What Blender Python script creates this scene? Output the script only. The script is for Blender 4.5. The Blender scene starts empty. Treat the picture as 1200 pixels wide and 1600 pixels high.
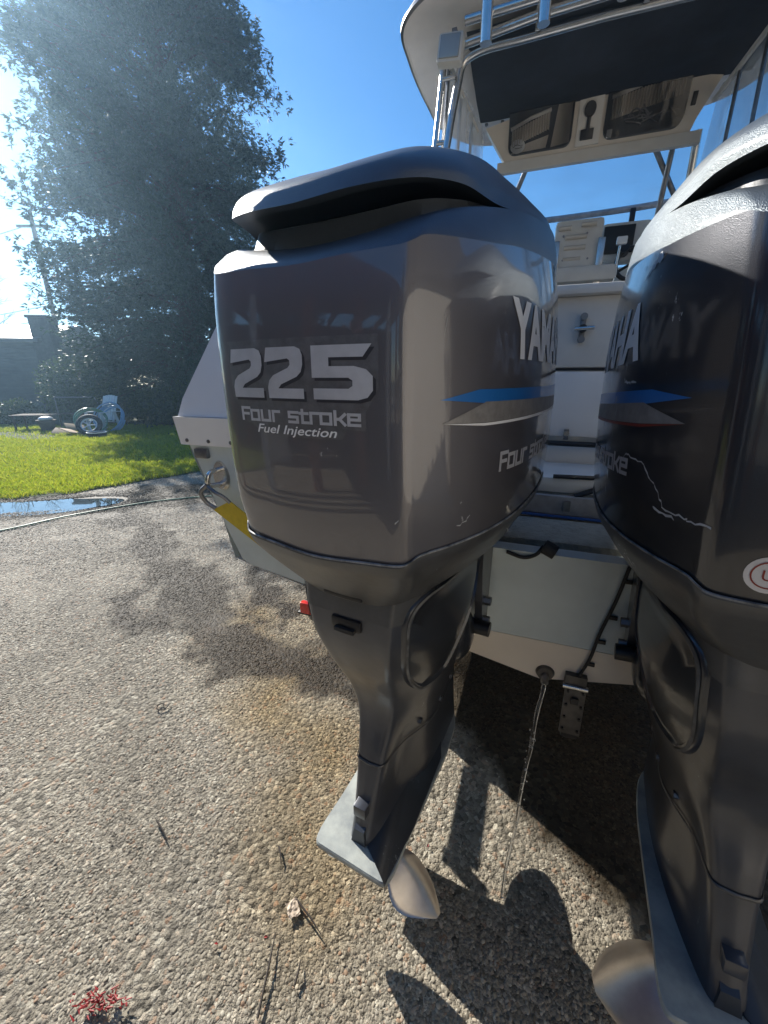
import bpy, bmesh, math, random
import numpy as np
from mathutils import Vector, Matrix, noise
from mathutils.bvhtree import BVHTree
R = math.radians
random.seed(7); rng = np.random.default_rng(7)
sc = bpy.context.scene
col = sc.collection
# ------------------------------------------------------------------ camera, sky, sun, exposure
cd = bpy.data.cameras.new('camera'); cam = bpy.data.objects.new('camera', cd); col.objects.link(cam)
cam.location = (0, 0, 1.5); cam.rotation_euler = (R(90 - 18.4), 0, 0)
cd.sensor_fit = 'VERTICAL'; cd.sensor_height = 24; cd.lens = 24 * 630 / 1600
cd.clip_start = .02; cd.clip_end = 2000
sc.camera = cam
SUN_EL, SUN_AZ = 31, -41          # azimuth from +Y towards +X
w = bpy.data.worlds.new('World'); sc.world = w; w.use_nodes = True
nt = w.node_tree; bgn = nt.nodes['Background']
sky = nt.nodes.new('ShaderNodeTexSky'); sky.sky_type = 'NISHITA'; sky.sun_disc = False
sky.sun_elevation = R(SUN_EL); sky.sun_rotation = R(SUN_AZ)
sky.air_density = 1.0; sky.dust_density = .05; sky.ozone_density = 4.5
hs_ = nt.nodes.new('ShaderNodeHueSaturation'); hs_.inputs['Saturation'].default_value = 1.25; hs_.inputs['Value'].default_value = .78
nt.links.new(sky.outputs[0], hs_.inputs['Color']); nt.links.new(hs_.outputs[0], bgn.inputs[0]); bgn.inputs[1].default_value = .10
sd = bpy.data.lights.new('sun', 'SUN'); sun = bpy.data.objects.new('sun', sd); col.objects.link(sun)
sd.energy = 5.0; sd.angle = R(.5); sd.color = (1, .95, .87)
sv = Vector((math.sin(R(SUN_AZ)) * math.cos(R(SUN_EL)), math.cos(R(SUN_AZ)) * math.cos(R(SUN_EL)), math.sin(R(SUN_EL))))
sun.rotation_euler = sv.to_track_quat('Z', 'Y').to_euler(); sun.location = sv * 40
sc.view_settings.view_transform = 'Standard'; sc.view_settings.look = 'None'
sc.view_settings.exposure = 1.05; sc.view_settings.gamma = 1; sc.view_settings.use_curve_mapping = False
sc.cycles.max_bounces = 8; sc.cycles.transparent_max_bounces = 12
GZ = -.08                         # ground level

# ------------------------------------------------------------------ materials
def mat(name, base, rough=.5, metal=0, coat=0, coat_rough=.03, var=0, vscale=6, bump=0, bscale=40, spec=.5, vcol=None, rvar=0, flake=0, detail=6):
    m = bpy.data.materials.new(name); m.use_nodes = True
    n = m.node_tree; b = n.nodes['Principled BSDF']
    b.inputs['Base Color'].default_value = (*base, 1); b.inputs['Roughness'].default_value = rough
    b.inputs['Metallic'].default_value = metal; b.inputs['Coat Weight'].default_value = coat
    b.inputs['Coat Roughness'].default_value = coat_rough; b.inputs['Coat IOR'].default_value = 1.62 if coat == 1 else 1.5; b.inputs['Specular IOR Level'].default_value = spec
    tc = n.nodes.new('ShaderNodeTexCoord')
    if var or rvar:
        t = n.nodes.new('ShaderNodeTexNoise'); t.inputs['Scale'].default_value = vscale; t.inputs['Detail'].default_value = detail; t.inputs['Roughness'].default_value = .62
        n.links.new(tc.outputs['Object'], t.inputs['Vector'])
        mx = n.nodes.new('ShaderNodeMix'); mx.data_type = 'RGBA'
        rp = n.nodes.new('ShaderNodeMapRange'); rp.inputs[1].default_value = .35; rp.inputs[2].default_value = .68
        n.links.new(t.outputs['Fac'], rp.inputs[0]); n.links.new(rp.outputs[0], mx.inputs[0])
        c2 = vcol or tuple(c * (1 - var) for c in base)
        mx.inputs[6].default_value = (*base, 1); mx.inputs[7].default_value = (*c2, 1)
        if var: n.links.new(mx.outputs[2], b.inputs['Base Color'])
        if rvar:
            r2 = n.nodes.new('ShaderNodeMapRange'); r2.inputs[3].default_value = rough; r2.inputs[4].default_value = rough + rvar
            n.links.new(rp.outputs[0], r2.inputs[0]); n.links.new(r2.outputs[0], b.inputs['Roughness'])
    if bump:
        t2 = n.nodes.new('ShaderNodeTexNoise'); t2.inputs['Scale'].default_value = bscale; t2.inputs['Detail'].default_value = 4
        n.links.new(tc.outputs['Object'], t2.inputs['Vector'])
        bp = n.nodes.new('ShaderNodeBump'); bp.inputs['Strength'].default_value = bump; bp.inputs['Distance'].default_value = .01
        n.links.new(t2.outputs['Fac'], bp.inputs['Height']); n.links.new(bp.outputs[0], b.inputs['Normal'])
    if flake:
        v = n.nodes.new('ShaderNodeTexVoronoi'); v.inputs['Scale'].default_value = 900
        n.links.new(tc.outputs['Object'], v.inputs['Vector'])
        bp = n.nodes.new('ShaderNodeBump'); bp.inputs['Strength'].default_value = flake; bp.inputs['Distance'].default_value = .0006
        n.links.new(v.outputs['Distance'], bp.inputs['Height']); n.links.new(bp.outputs[0], b.inputs['Normal'])
    return m
def add_scratches(m, colour=(.42, .44, .46), scale=7, lo=.70):
    """fine chips and scuffs mixed over a paint's base colour"""
    n = m.node_tree; b = n.nodes['Principled BSDF']; tc = n.nodes.new('ShaderNodeTexCoord')
    mp = n.nodes.new('ShaderNodeMapping'); mp.inputs['Scale'].default_value = (1, 1, .5); mp.inputs['Rotation'].default_value = (.5, .3, .4)
    n.links.new(tc.outputs['Object'], mp.inputs['Vector'])
    a = n.nodes.new('ShaderNodeTexNoise'); a.inputs['Scale'].default_value = scale; a.inputs['Detail'].default_value = 3
    c = n.nodes.new('ShaderNodeTexNoise'); c.inputs['Scale'].default_value = scale * 16; c.inputs['Detail'].default_value = 5; c.inputs['Roughness'].default_value = .7
    n.links.new(mp.outputs[0], a.inputs['Vector']); n.links.new(mp.outputs[0], c.inputs['Vector'])
    mu = n.nodes.new('ShaderNodeMath'); mu.operation = 'MULTIPLY'; n.links.new(a.outputs['Fac'], mu.inputs[0]); n.links.new(c.outputs['Fac'], mu.inputs[1])
    rp = n.nodes.new('ShaderNodeMapRange'); rp.inputs[1].default_value = lo * .56; rp.inputs[2].default_value = lo * .56 + .02
    n.links.new(mu.outputs[0], rp.inputs[0])
    mx = n.nodes.new('ShaderNodeMix'); mx.data_type = 'RGBA'; n.links.new(rp.outputs[0], mx.inputs[0])
    src = b.inputs['Base Color']
    if src.is_linked: n.links.new(src.links[0].from_socket, mx.inputs[6])
    else: mx.inputs[6].default_value = src.default_value
    mx.inputs[7].default_value = (*colour, 1); n.links.new(mx.outputs[2], b.inputs['Base Color'])
    return m
M = {}
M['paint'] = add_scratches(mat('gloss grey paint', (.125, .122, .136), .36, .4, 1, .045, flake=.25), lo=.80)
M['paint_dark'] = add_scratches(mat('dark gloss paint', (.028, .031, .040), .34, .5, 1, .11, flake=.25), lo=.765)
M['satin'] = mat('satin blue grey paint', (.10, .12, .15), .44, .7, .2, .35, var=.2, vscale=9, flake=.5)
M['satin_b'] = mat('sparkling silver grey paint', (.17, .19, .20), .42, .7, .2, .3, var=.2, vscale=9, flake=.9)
M['mouth'] = mat('black intake plastic', (.05, .058, .07), .42, bump=.1, bscale=60)
M['skirt'] = add_scratches(mat('worn charcoal plastic', (.075, .078, .084), .42, .2, .35, .25, var=.35, vscale=12, bump=.05, bscale=80), lo=.745)
M['leg'] = add_scratches(mat('charcoal leg paint', (.06, .065, .08), .36, .35, .5, .15, var=.3, vscale=7, bump=.03, bscale=70), (.2, .21, .22), lo=.725)
M['cover'] = add_scratches(mat('glossy side cover paint', (.04, .045, .055), .3, .4, .6, .1, var=.2), (.3, .32, .34), lo=.74)
M['plate'] = mat('weathered chalky plate paint', (.42, .44, .40), .6, .05, var=1, vcol=(.17, .19, .20), vscale=9, bump=.1)
M['plate_dark'] = add_scratches(mat('bare dark lower unit paint and plate shade', (.04, .045, .055), .42, .3, .3, .2, var=.3), (.16, .18, .19), 9, .70)  # also colours the shade sheet on the plate's starboard half
M['steel'] = mat('brushed stainless propeller', (.60, .55, .50), .36, 1, var=.25, vscale=14, bump=.03, bscale=120)
M['tube'] = mat('polished aluminium tube', (.70, .69, .67), .27, 1, var=.15, vscale=30)
M['dull_metal'] = mat('dull grey metal', (.28, .28, .29), .42, 1, var=.3, vscale=30)
M['black'] = mat('black plastic', (.012, .012, .014), .38)
M['rubber'] = mat('black rubber', (.02, .02, .02), .7)
M['bluehull'] = mat('pale blue grey gelcoat', (.55, .62, .625), .32, 0, .3, .15, var=.22, vscale=3)
M['bottom'] = mat('cream bottom paint', (.76, .67, .56), .6, var=.1, vscale=5)
M['white'] = mat('white gelcoat', (.80, .79, .77), .3, 0, .4, .12, var=.08, vscale=3)
M['offwhite'] = mat('aged off white gelcoat', (.66, .635, .585), .42, var=.12, vscale=7)
M['cream'] = mat('cream panel plastic', (.60, .54, .46), .45, var=.1, vscale=9)
M['nonskid'] = mat('sandy non skid deck', (.42, .39, .33), .7, var=.25, vscale=40, bump=.8, bscale=90)
M['weathered'] = mat('weathered grey board', (.42, .42, .44), .65, var=.35, vscale=20, bump=.2)
M['darksteel'] = mat('tarnished stainless plate', (.13, .12, .11), .5, .6, var=.4, vscale=30)
M['blueline'] = mat('blue trim', (.03, .12, .45), .4)
M['topskin'] = mat('pinkish white moulded roof', (.80, .755, .72), .55, var=.12, vscale=5, bump=.1, bscale=30)
M['navy'] = mat('dark navy headliner cloth', (.030, .038, .054), .85, var=.5, vscale=4, bump=.3, bscale=12)
M['red'] = mat('red lens', (.65, .03, .015), .2, 0, .6)
M['yellow'] = mat('yellow webbing', (.62, .46, .03), .8, var=.15, vscale=40, bump=.3, bscale=200)
M['silver'] = mat('silver decal', (.60, .61, .65), .42, .35, var=.2, vscale=20)
M['decal_bg'] = mat('worn grey decal ground', (.16, .16, .17), .4, .4, .6, .1, var=.3, vscale=60, flake=.4)
M['decal_dark'] = mat('decal shadow print', (.03, .03, .038), .4)
M['whitedecal'] = mat('white decal', (.78, .78, .78), .4)
M['blue'] = mat('blue decal', (.02, .16, .48), .35, .2, .5)
M['greydecal'] = mat('grey decal stripe', (.30, .29, .28), .45, .3, var=.3, vscale=50)
M['rimwear'] = mat('worn cover edge', (.14, .145, .15), .7, 0, var=.7, vscale=25)
M['edgewear'] = mat('chipped cowl edge', (.06, .065, .07), .5, .2, var=1, vcol=(.35, .36, .37), vscale=45)
M['maroon'] = mat('dark red pinstripe', (.22, .03, .02), .4)
M['scuff'] = mat('scraped primer', (.50, .52, .54), .6, var=.3, vscale=60)
M['mirror'] = mat('smoked mirror door', (.26, .22, .18), .16, 1, var=.5, vscale=7)
M['door_dark'] = mat('smoked acrylic', (.02, .02, .022), .05, 0, 1)
M['ribbed'] = mat('ribbed beige vinyl', (.36, .32, .27), .5)
M['lampglass'] = mat('frosted lamp glass', (.33, .33, .31), .2, .3)
def glass(name, tint, alpha, rough=.05):
    m = bpy.data.materials.new(name); m.use_nodes = True; n = m.node_tree; b = n.nodes['Principled BSDF']
    b.inputs['Base Color'].default_value = (*tint, 1); b.inputs['Alpha'].default_value = alpha; b.inputs['Roughness'].default_value = rough
    t = n.nodes.new('ShaderNodeTexNoise'); t.inputs['Scale'].default_value = 4; t.inputs['Detail'].default_value = 3
    tc = n.nodes.new('ShaderNodeTexCoord'); mp = n.nodes.new('ShaderNodeMapping'); mp.inputs['Scale'].default_value = (1, 1, .25)
    n.links.new(tc.outputs['Object'], mp.inputs[0]); n.links.new(mp.outputs[0], t.inputs['Vector'])
    r = n.nodes.new('ShaderNodeMapRange'); r.inputs[1].default_value = .35; r.inputs[2].default_value = .7; r.inputs[3].default_value = alpha * .45; r.inputs[4].default_value = min(1, alpha * 1.9)
    n.links.new(t.outputs['Fac'], r.inputs[0]); n.links.new(r.outputs[0], b.inputs['Alpha'])
    bp = n.nodes.new('ShaderNodeBump'); bp.inputs['Strength'].default_value = .4; bp.inputs['Distance'].default_value = .03
    n.links.new(t.outputs['Fac'], bp.inputs['Height']); n.links.new(bp.outputs[0], b.inputs['Normal'])
    return m
M['vinyl'] = glass('clear vinyl curtain', (.72, .78, .84), .8, .12)
M['smoked'] = glass('smoked acrylic door', (.05, .045, .04), .28, .04)
M['window'] = glass('windscreen glass', (.5, .6, .66), .08)
def water_mat():
    m = bpy.data.materials.new('clear water'); m.use_nodes = True; b = m.node_tree.nodes['Principled BSDF']
    b.inputs['Base Color'].default_value = (.95, .97, 1, 1); b.inputs['Roughness'].default_value = .03
    b.inputs['Transmission Weight'].default_value = 1; b.inputs['IOR'].default_value = 1.33; return m
M['water'] = water_mat()
def leaf_mat(name, c1, c2, trans, rough=.5):
    m = bpy.data.materials.new(name); m.use_nodes = True; n = m.node_tree; out = n.nodes['Material Output']; b = n.nodes['Principled BSDF']
    g = n.nodes.new('ShaderNodeNewGeometry'); mx = n.nodes.new('ShaderNodeMix'); mx.data_type = 'RGBA'
    n.links.new(g.outputs['Random Per Island'], mx.inputs[0]); mx.inputs[6].default_value = (*c1, 1); mx.inputs[7].default_value = (*c2, 1)
    t = n.nodes.new('ShaderNodeBsdfTranslucent'); ms = n.nodes.new('ShaderNodeMixShader'); ms.inputs[0].default_value = trans
    n.links.new(mx.outputs[2], b.inputs['Base Color']); b.inputs['Roughness'].default_value = rough
    n.links.new(mx.outputs[2], t.inputs[0]); n.links.new(b.outputs[0], ms.inputs[1]); n.links.new(t.outputs[0], ms.inputs[2]); n.links.new(ms.outputs[0], out.inputs[0])
    return m

# ------------------------------------------------------------------ object helpers
def tag(o, label=None, cat=None, group=None, kind=None):
    if label: o['label'] = label
    if cat: o['category'] = cat
    if group: o['group'] = group
    if kind: o['kind'] = kind
    return o
def empty(name, loc=(0, 0, 0), rz=0, label=None, cat=None, group=None):
    o = bpy.data.objects.new(name, None); col.objects.link(o); o.location = loc; o.rotation_euler = (0, 0, rz); o.empty_display_size = .1
    return tag(o, label, cat, group)
def link(name, me, m=None, parent=None, smooth=None):
    if m is not None:
        for x in (m if isinstance(m, (list, tuple)) else [m]): me.materials.append(x)
    o = bpy.data.objects.new(name, me); col.objects.link(o)
    if parent is not None: o.parent = parent
    if smooth is not None:
        me.shade_smooth(); me.set_sharp_from_angle(angle=R(smooth))
    return o
def done(name, bm, m, parent=None, smooth=35, bevel=0, seg=2):
    if bevel:
        es = [e for e in bm.edges if len(e.link_faces) == 2 and e.calc_face_angle(0) > R(28)]
        bmesh.ops.bevel(bm, geom=es, offset=bevel, segments=seg, profile=.6, affect='EDGES', clamp_overlap=True)
    bmesh.ops.recalc_face_normals(bm, faces=bm.faces[:])
    me = bpy.data.meshes.new(name); bm.to_mesh(me); bm.free()
    return link(name, me, m, parent, smooth)
def V(*a): return Vector(a)
def add_box(bm, c, s, rot=None):
    mt = Matrix.Translation(c) @ (rot.to_4x4() if rot is not None else Matrix()) @ Matrix.Diagonal((*s, 1))
    bmesh.ops.create_cube(bm, size=1, matrix=mt)
def box(name, c, s, m, parent, bevel=.004, rot=None):
    bm = bmesh.new(); add_box(bm, c, s, rot); return done(name, bm, m, parent, 35, bevel)
def add_tube(bm, pts, r, n=10, cap=True):
    pts = [Vector(p) for p in pts]; rs = r if isinstance(r, (list, tuple)) else [r] * len(pts)
    rings = []; up = None
    for i, p in enumerate(pts):
        a = pts[max(i - 1, 0)]; b = pts[min(i + 1, len(pts) - 1)]; d = (b - a).normalized()
        if up is None: up = V(0, 0, 1) if abs(d.z) < .9 else V(1, 0, 0)
        s = d.cross(up).normalized(); up = s.cross(d).normalized()
        rings.append([bm.verts.new(p + (s * math.cos(2 * math.pi * k / n) + up * math.sin(2 * math.pi * k / n)) * rs[i]) for k in range(n)])
    for i in range(len(rings) - 1):
        for k in range(n): bm.faces.new((rings[i][k], rings[i][(k + 1) % n], rings[i + 1][(k + 1) % n], rings[i + 1][k]))
    if cap: bm.faces.new(rings[0][::-1]); bm.faces.new(rings[-1])
def tube(name, pts, r, m, parent, n=10):
    bm = bmesh.new(); add_tube(bm, pts, r, n); return done(name, bm, m, parent, 50)
def spline(pts, sub=8, closed=False):
    """centripetal Catmull-Rom through 3D points"""
    P = [Vector(p) for p in pts]; n = len(P); out = []
    rngi = range(n) if closed else range(n - 1)
    for i in rngi:
        p1 = P[i]; p2 = P[(i + 1) % n]
        p0 = P[(i - 1) % n] if closed or i > 0 else p1 * 2 - p2
        p3 = P[(i + 2) % n] if closed or i + 2 < n else p2 * 2 - p1
        t0 = 0; t1 = t0 + max((p1 - p0).length, 1e-6) ** .5; t2 = t1 + max((p2 - p1).length, 1e-6) ** .5; t3 = t2 + max((p3 - p2).length, 1e-6) ** .5
        for k in range(sub):
            t = t1 + (t2 - t1) * k / sub
            A1 = p0 * ((t1 - t) / (t1 - t0)) + p1 * ((t - t0) / (t1 - t0)); A2 = p1 * ((t2 - t) / (t2 - t1)) + p2 * ((t - t1) / (t2 - t1)); A3 = p2 * ((t3 - t) / (t3 - t2)) + p3 * ((t - t2) / (t3 - t2))
            B1 = A1 * ((t2 - t) / (t2 - t0)) + A2 * ((t - t0) / (t2 - t0)); B2 = A2 * ((t3 - t) / (t3 - t1)) + A3 * ((t - t1) / (t3 - t1))
            out.append(B1 * ((t2 - t) / (t2 - t1)) + B2 * ((t - t1) / (t2 - t1)))
    if not closed: out.append(P[-1])
    return out
def ring(half, sub=8):
    """half: points from rear centre round the right side to front centre; mirrored"""
    full = [Vector(p) for p in half] + [V(-p[0], p[1], p[2]) for p in half[-2:0:-1]]
    return spline(full, sub, True)
def skin_rings(bm, rings, cap0=False, cap1=False):
    vs = [[bm.verts.new(p) for p in r] for r in rings]; n = len(vs[0])
    for a, b in zip(vs, vs[1:]):
        for k in range(n): bm.faces.new((a[k], a[(k + 1) % n], b[(k + 1) % n], b[k]))
    if cap0: bm.faces.new(vs[0][::-1])
    if cap1: bm.faces.new(vs[-1])
    return vs
def vert_interp(keys, sub):
    """interpolate between key rings smoothly (Catmull in the vertical direction)"""
    out = []; n = len(keys[0])
    cols = [spline([k[j] for k in keys], sub) for j in range(n)]
    return [[c[i] for c in cols] for i in range(len(cols[0]))]
def mesh_np(name, verts, faces, m, parent=None, smooth=False, mats=None):
    me = bpy.data.meshes.new(name); verts = np.asarray(verts, np.float32); faces = np.asarray(faces, np.int32)
    k = faces.shape[1]; me.vertices.add(len(verts)); me.vertices.foreach_set('co', verts.ravel())
    me.loops.add(faces.size); me.loops.foreach_set('vertex_index', faces.ravel())
    me.polygons.add(len(faces)); me.polygons.foreach_set('loop_start', np.arange(0, faces.size, k, dtype=np.int32))
    me.update(calc_edges=True)
    if smooth: me.shade_smooth()
    return link(name, me, m, parent)

# ------------------------------------------------------------------ ground
def poly_dist(P, pts):
    d = np.full(len(P), 1e9)
    for a, b in zip(pts, pts[1:]):
        a = np.array(a); b = np.array(b); ab = b - a; t = np.clip(((P - a) @ ab) / (ab @ ab), 0, 1)
        d = np.minimum(d, np.linalg.norm(P - (a + t[:, None] * ab), axis=1))
    return d
def fbm(P, s, seed=0, oct=4):
    out = np.zeros(len(P)); amp = 1; tot = 0
    for o in range(oct):
        q = P * s * 2 ** o + seed * 17.3 + o * 5.1
        i = np.floor(q).astype(int); f = q - i; f = f * f * (3 - 2 * f)
        def h(x, y): 
            v = np.sin(x * 127.1 + y * 311.7 + seed * 74.7) * 43758.5453; return v - np.floor(v)
        a = h(i[:, 0], i[:, 1]); b = h(i[:, 0] + 1, i[:, 1]); c = h(i[:, 0], i[:, 1] + 1); d = h(i[:, 0] + 1, i[:, 1] + 1)
        out += amp * (a * (1 - f[:, 0]) * (1 - f[:, 1]) + b * f[:, 0] * (1 - f[:, 1]) + c * (1 - f[:, 0]) * f[:, 1] + d * f[:, 0] * f[:, 1]); tot += amp; amp *= .5
    return out / tot
def wetness(P):
    n1 = fbm(P, 2.2, 1) - .5; n2 = fbm(P, 7, 2) - .5; Q = P + np.stack([n1, fbm(P, 2.5, 5) - .5], 1) * .55
    s1 = .22 - poly_dist(Q, [(-3.6, 5.0), (-2.6, 4.1), (-2.15, 3.5), (-1.6, 3.0), (-1.14, 2.25), (-.75, 1.98), (-.35, 1.9), (.1, 1.85)])
    s2 = .10 - poly_dist(Q, [(-1.9, 4.6), (-1.5, 3.8), (-1.0, 3.2), (-.75, 2.6), (-.55, 2.05)])
    s5 = .06 - poly_dist(Q, [(-2.9, 4.4), (-2.3, 4.0), (-2.0, 3.2), (-1.9, 2.6), (-1.35, 2.15)]); s6 = .06 - poly_dist(Q, [(-1.6, 3.0), (-1.15, 2.9), (-.8, 2.3)])
    s3 = .55 - poly_dist(Q, [(-5.2, 4.85), (-3.6, 5.35), (-2.4, 5.7), (-1.0, 5.2), (.3, 4.4)])
    s4 = .62 - poly_dist(Q, [(.9, 4), (1.0, 2.6), (.95, 1.7), (1.3, 1.1)])
    sm = np.maximum.reduce([s1, s2, s3, s4, s5, s6]) + n2 * .34
    return np.clip(sm * 11 + .3, 0, 1)
def stain(P):
    Q = P + np.stack([fbm(P, 2, 8) - .5, fbm(P, 2, 9) - .5], 1) * .5
    s = .42 - poly_dist(Q, [(-.9, 2.5), (-.5, 1.9), (-.3, 1.4), (-.28, 1.0)])
    return np.clip(s * 2.2 + (fbm(P, 5, 3) - .5) * .7, 0, 1) * .85
def concrete_mat(pebble=False):
    m = bpy.data.materials.new('exposed aggregate' + (' pebble' if pebble else ' concrete')); m.use_nodes = True; n = m.node_tree; b = n.nodes['Principled BSDF']
    def N(t, **k):
        x = n.nodes.new(t)
        for a, v in k.items(): setattr(x, a, v)
        return x
    at1 = N('ShaderNodeAttribute', attribute_name='wet'); at2 = N('ShaderNodeAttribute', attribute_name='stain')
    if pebble: at1.attribute_type = at2.attribute_type = 'INSTANCER'
    geo = N('ShaderNodeNewGeometry')
    ramp = N('ShaderNodeValToRGB'); e = ramp.color_ramp.elements
    stops = [(0, (.13, .115, .09)), (.25, (.25, .222, .172)), (.5, (.34, .30, .232)), (.72, (.20, .176, .14)), (.88, (.50, .455, .36)), (1, (.29, .19, .125))]
    e[0].position = 0; e[0].color = (*stops[0][1], 1); e[1].position = 1; e[1].color = (*stops[-1][1], 1)
    for p, c in stops[1:-1]: x = e.new(p); x.color = (*c, 1)
    if pebble:
        at3 = N('ShaderNodeAttribute', attribute_name='rnd', attribute_type='INSTANCER'); n.links.new(at3.outputs['Fac'], ramp.inputs[0])
    else:
        v = N('ShaderNodeTexVoronoi'); v.inputs['Scale'].default_value = 62; n.links.new(geo.outputs['Position'], v.inputs['Vector'])
        sp = N('ShaderNodeSeparateColor'); n.links.new(v.outputs['Color'], sp.inputs[0]); n.links.new(sp.outputs[0], ramp.inputs[0])
    big = N('ShaderNodeTexNoise'); big.inputs['Scale'].default_value = 1.6; big.inputs['Detail'].default_value = 6; n.links.new(geo.outputs['Position'], big.inputs['Vector'])
    br = N('ShaderNodeMapRange'); br.inputs[1].default_value = .3; br.inputs[2].default_value = .7; br.inputs[3].default_value = .78; br.inputs[4].default_value = 1.15; n.links.new(big.outputs['Fac'], br.inputs[0])
    mul = N('ShaderNodeMix', data_type='RGBA', blend_type='MULTIPLY'); mul.inputs[0].default_value = 1; n.links.new(ramp.outputs[0], mul.inputs[6]); n.links.new(br.outputs[0], mul.inputs[7])
    st = N('ShaderNodeMix', data_type='RGBA', blend_type='MULTIPLY'); n.links.new(at2.outputs['Fac'], st.inputs[0]); n.links.new(mul.outputs[2], st.inputs[6]); st.inputs[7].default_value = (.82, .66, .40, 1)
    wt = N('ShaderNodeMix', data_type='RGBA', blend_type='MULTIPLY'); n.links.new(at1.outputs['Fac'], wt.inputs[0]); n.links.new(st.outputs[2], wt.inputs[6]); wt.inputs[7].default_value = (.17, .15, .125, 1)
    n.links.new(wt.outputs[2], b.inputs['Base Color'])
    rr = N('ShaderNodeMapRange'); rr.inputs[3].default_value = .62; rr.inputs[4].default_value = (.6 if pebble else .55); b.inputs['Specular IOR Level'].default_value = .12; n.links.new(at1.outputs['Fac'], rr.inputs[0]); n.links.new(rr.outputs[0], b.inputs['Roughness'])
    if not pebble:
        v2 = N('ShaderNodeTexVoronoi'); v2.feature = 'SMOOTH_F1'; v2.inputs['Scale'].default_value = 62; v2.inputs['Smoothness'].default_value = .4; n.links.new(geo.outputs['Position'], v2.inputs['Vector'])
        n3 = N('ShaderNodeTexNoise'); n3.inputs['Scale'].default_value = 190; n3.inputs['Detail'].default_value = 3; n.links.new(geo.outputs['Position'], n3.inputs['Vector'])
        hs = N('ShaderNodeMath', operation='MULTIPLY_ADD'); n.links.new(v2.outputs['Distance'], hs.inputs[0]); hs.inputs[1].default_value = -1.2; n.links.new(n3.outputs['Fac'], hs.inputs[2])
        bp = N('ShaderNodeBump'); bp.inputs['Distance'].default_value = .012; 
        bs = N('ShaderNodeMapRange'); bs.inputs[3].default_value = .9; bs.inputs[4].default_value = .35; n.links.new(at1.outputs['Fac'], bs.inputs[0]); n.links.new(bs.outputs[0], bp.inputs['Strength'])
        n.links.new(hs.outputs[0], bp.inputs['Height']); n.links.new(bp.outputs[0], b.inputs['Normal'])
    return m
MC = concrete_mat(); MPB = concrete_mat(True)
# earth sheet out to the horizon
M['earth'] = mat('dry earth', (.10, .085, .05), .9, var=.4, vscale=.6, vcol=(.05, .07, .025))
tag(mesh_np('ground', [(-80, -80, GZ - .03), (80, -80, GZ - .03), (80, 80, GZ - .03), (-80, 80, GZ - .03)], [(0, 1, 2, 3)], M['earth']), kind='structure')
# concrete driveway: fine grid near the camera; its far left edge follows the lawn
EDGE = [(-30, 3.0), (-14, 4.3), (-8, 4.9), (-5.27, 5.31), (-4.45, 5.63), (-4.05, 6.19), (-3.27, 6.97), (-2.2, 8.3), (-.5, 11), (2, 15), (12, 17), (30, 17)]
ex = np.array([e[0] for e in EDGE]); ey = np.array([e[1] for e in EDGE])
def edge_y(x): return np.interp(x, ex, ey)
xs = np.concatenate([np.linspace(-30, -6, 25)[:-1], np.arange(-6, 4, .035), np.linspace(4, 30, 20)])
ts = np.concatenate([np.linspace(0, .3, 8)[:-1], np.linspace(.3, 1, 330)])
X, T = np.meshgrid(xs, ts); E = edge_y(X) + .04 * np.sin(X * 5) + .05 * np.sin(X * 13 + 1)
y0 = -20 + 0 * X; near = -.8
Y = np.where(T < .3, y0 + (near - y0) * T / .3, near + (E - near) * (T - .3) / .7)
P = np.stack([X.ravel(), Y.ravel()], 1)
Z = GZ + (fbm(P, 1.1, 4) - .5) * .012 - .014 * np.clip(1 - poly_dist(P, [(-5.0, 4.85), (-4.2, 5.05), (-3.6, 5.2)]) / .6, 0, 1)
nx = len(xs); ny = len(ts); idx = np.arange(nx * ny).reshape(ny, nx)
F = np.stack([idx[:-1, :-1].ravel(), idx[:-1, 1:].ravel(), idx[1:, 1:].ravel(), idx[1:, :-1].ravel()], 1)
pav = mesh_np('driveway', np.column_stack([P, Z]), F, MC, smooth=True); tag(pav, kind='structure')
for nm, arr in (('wet', wetness(P)), ('stain', stain(P))):
    a = pav.data.attributes.new(nm, 'FLOAT', 'POINT'); a.data.foreach_set('value', arr.astype(np.float32))
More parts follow.
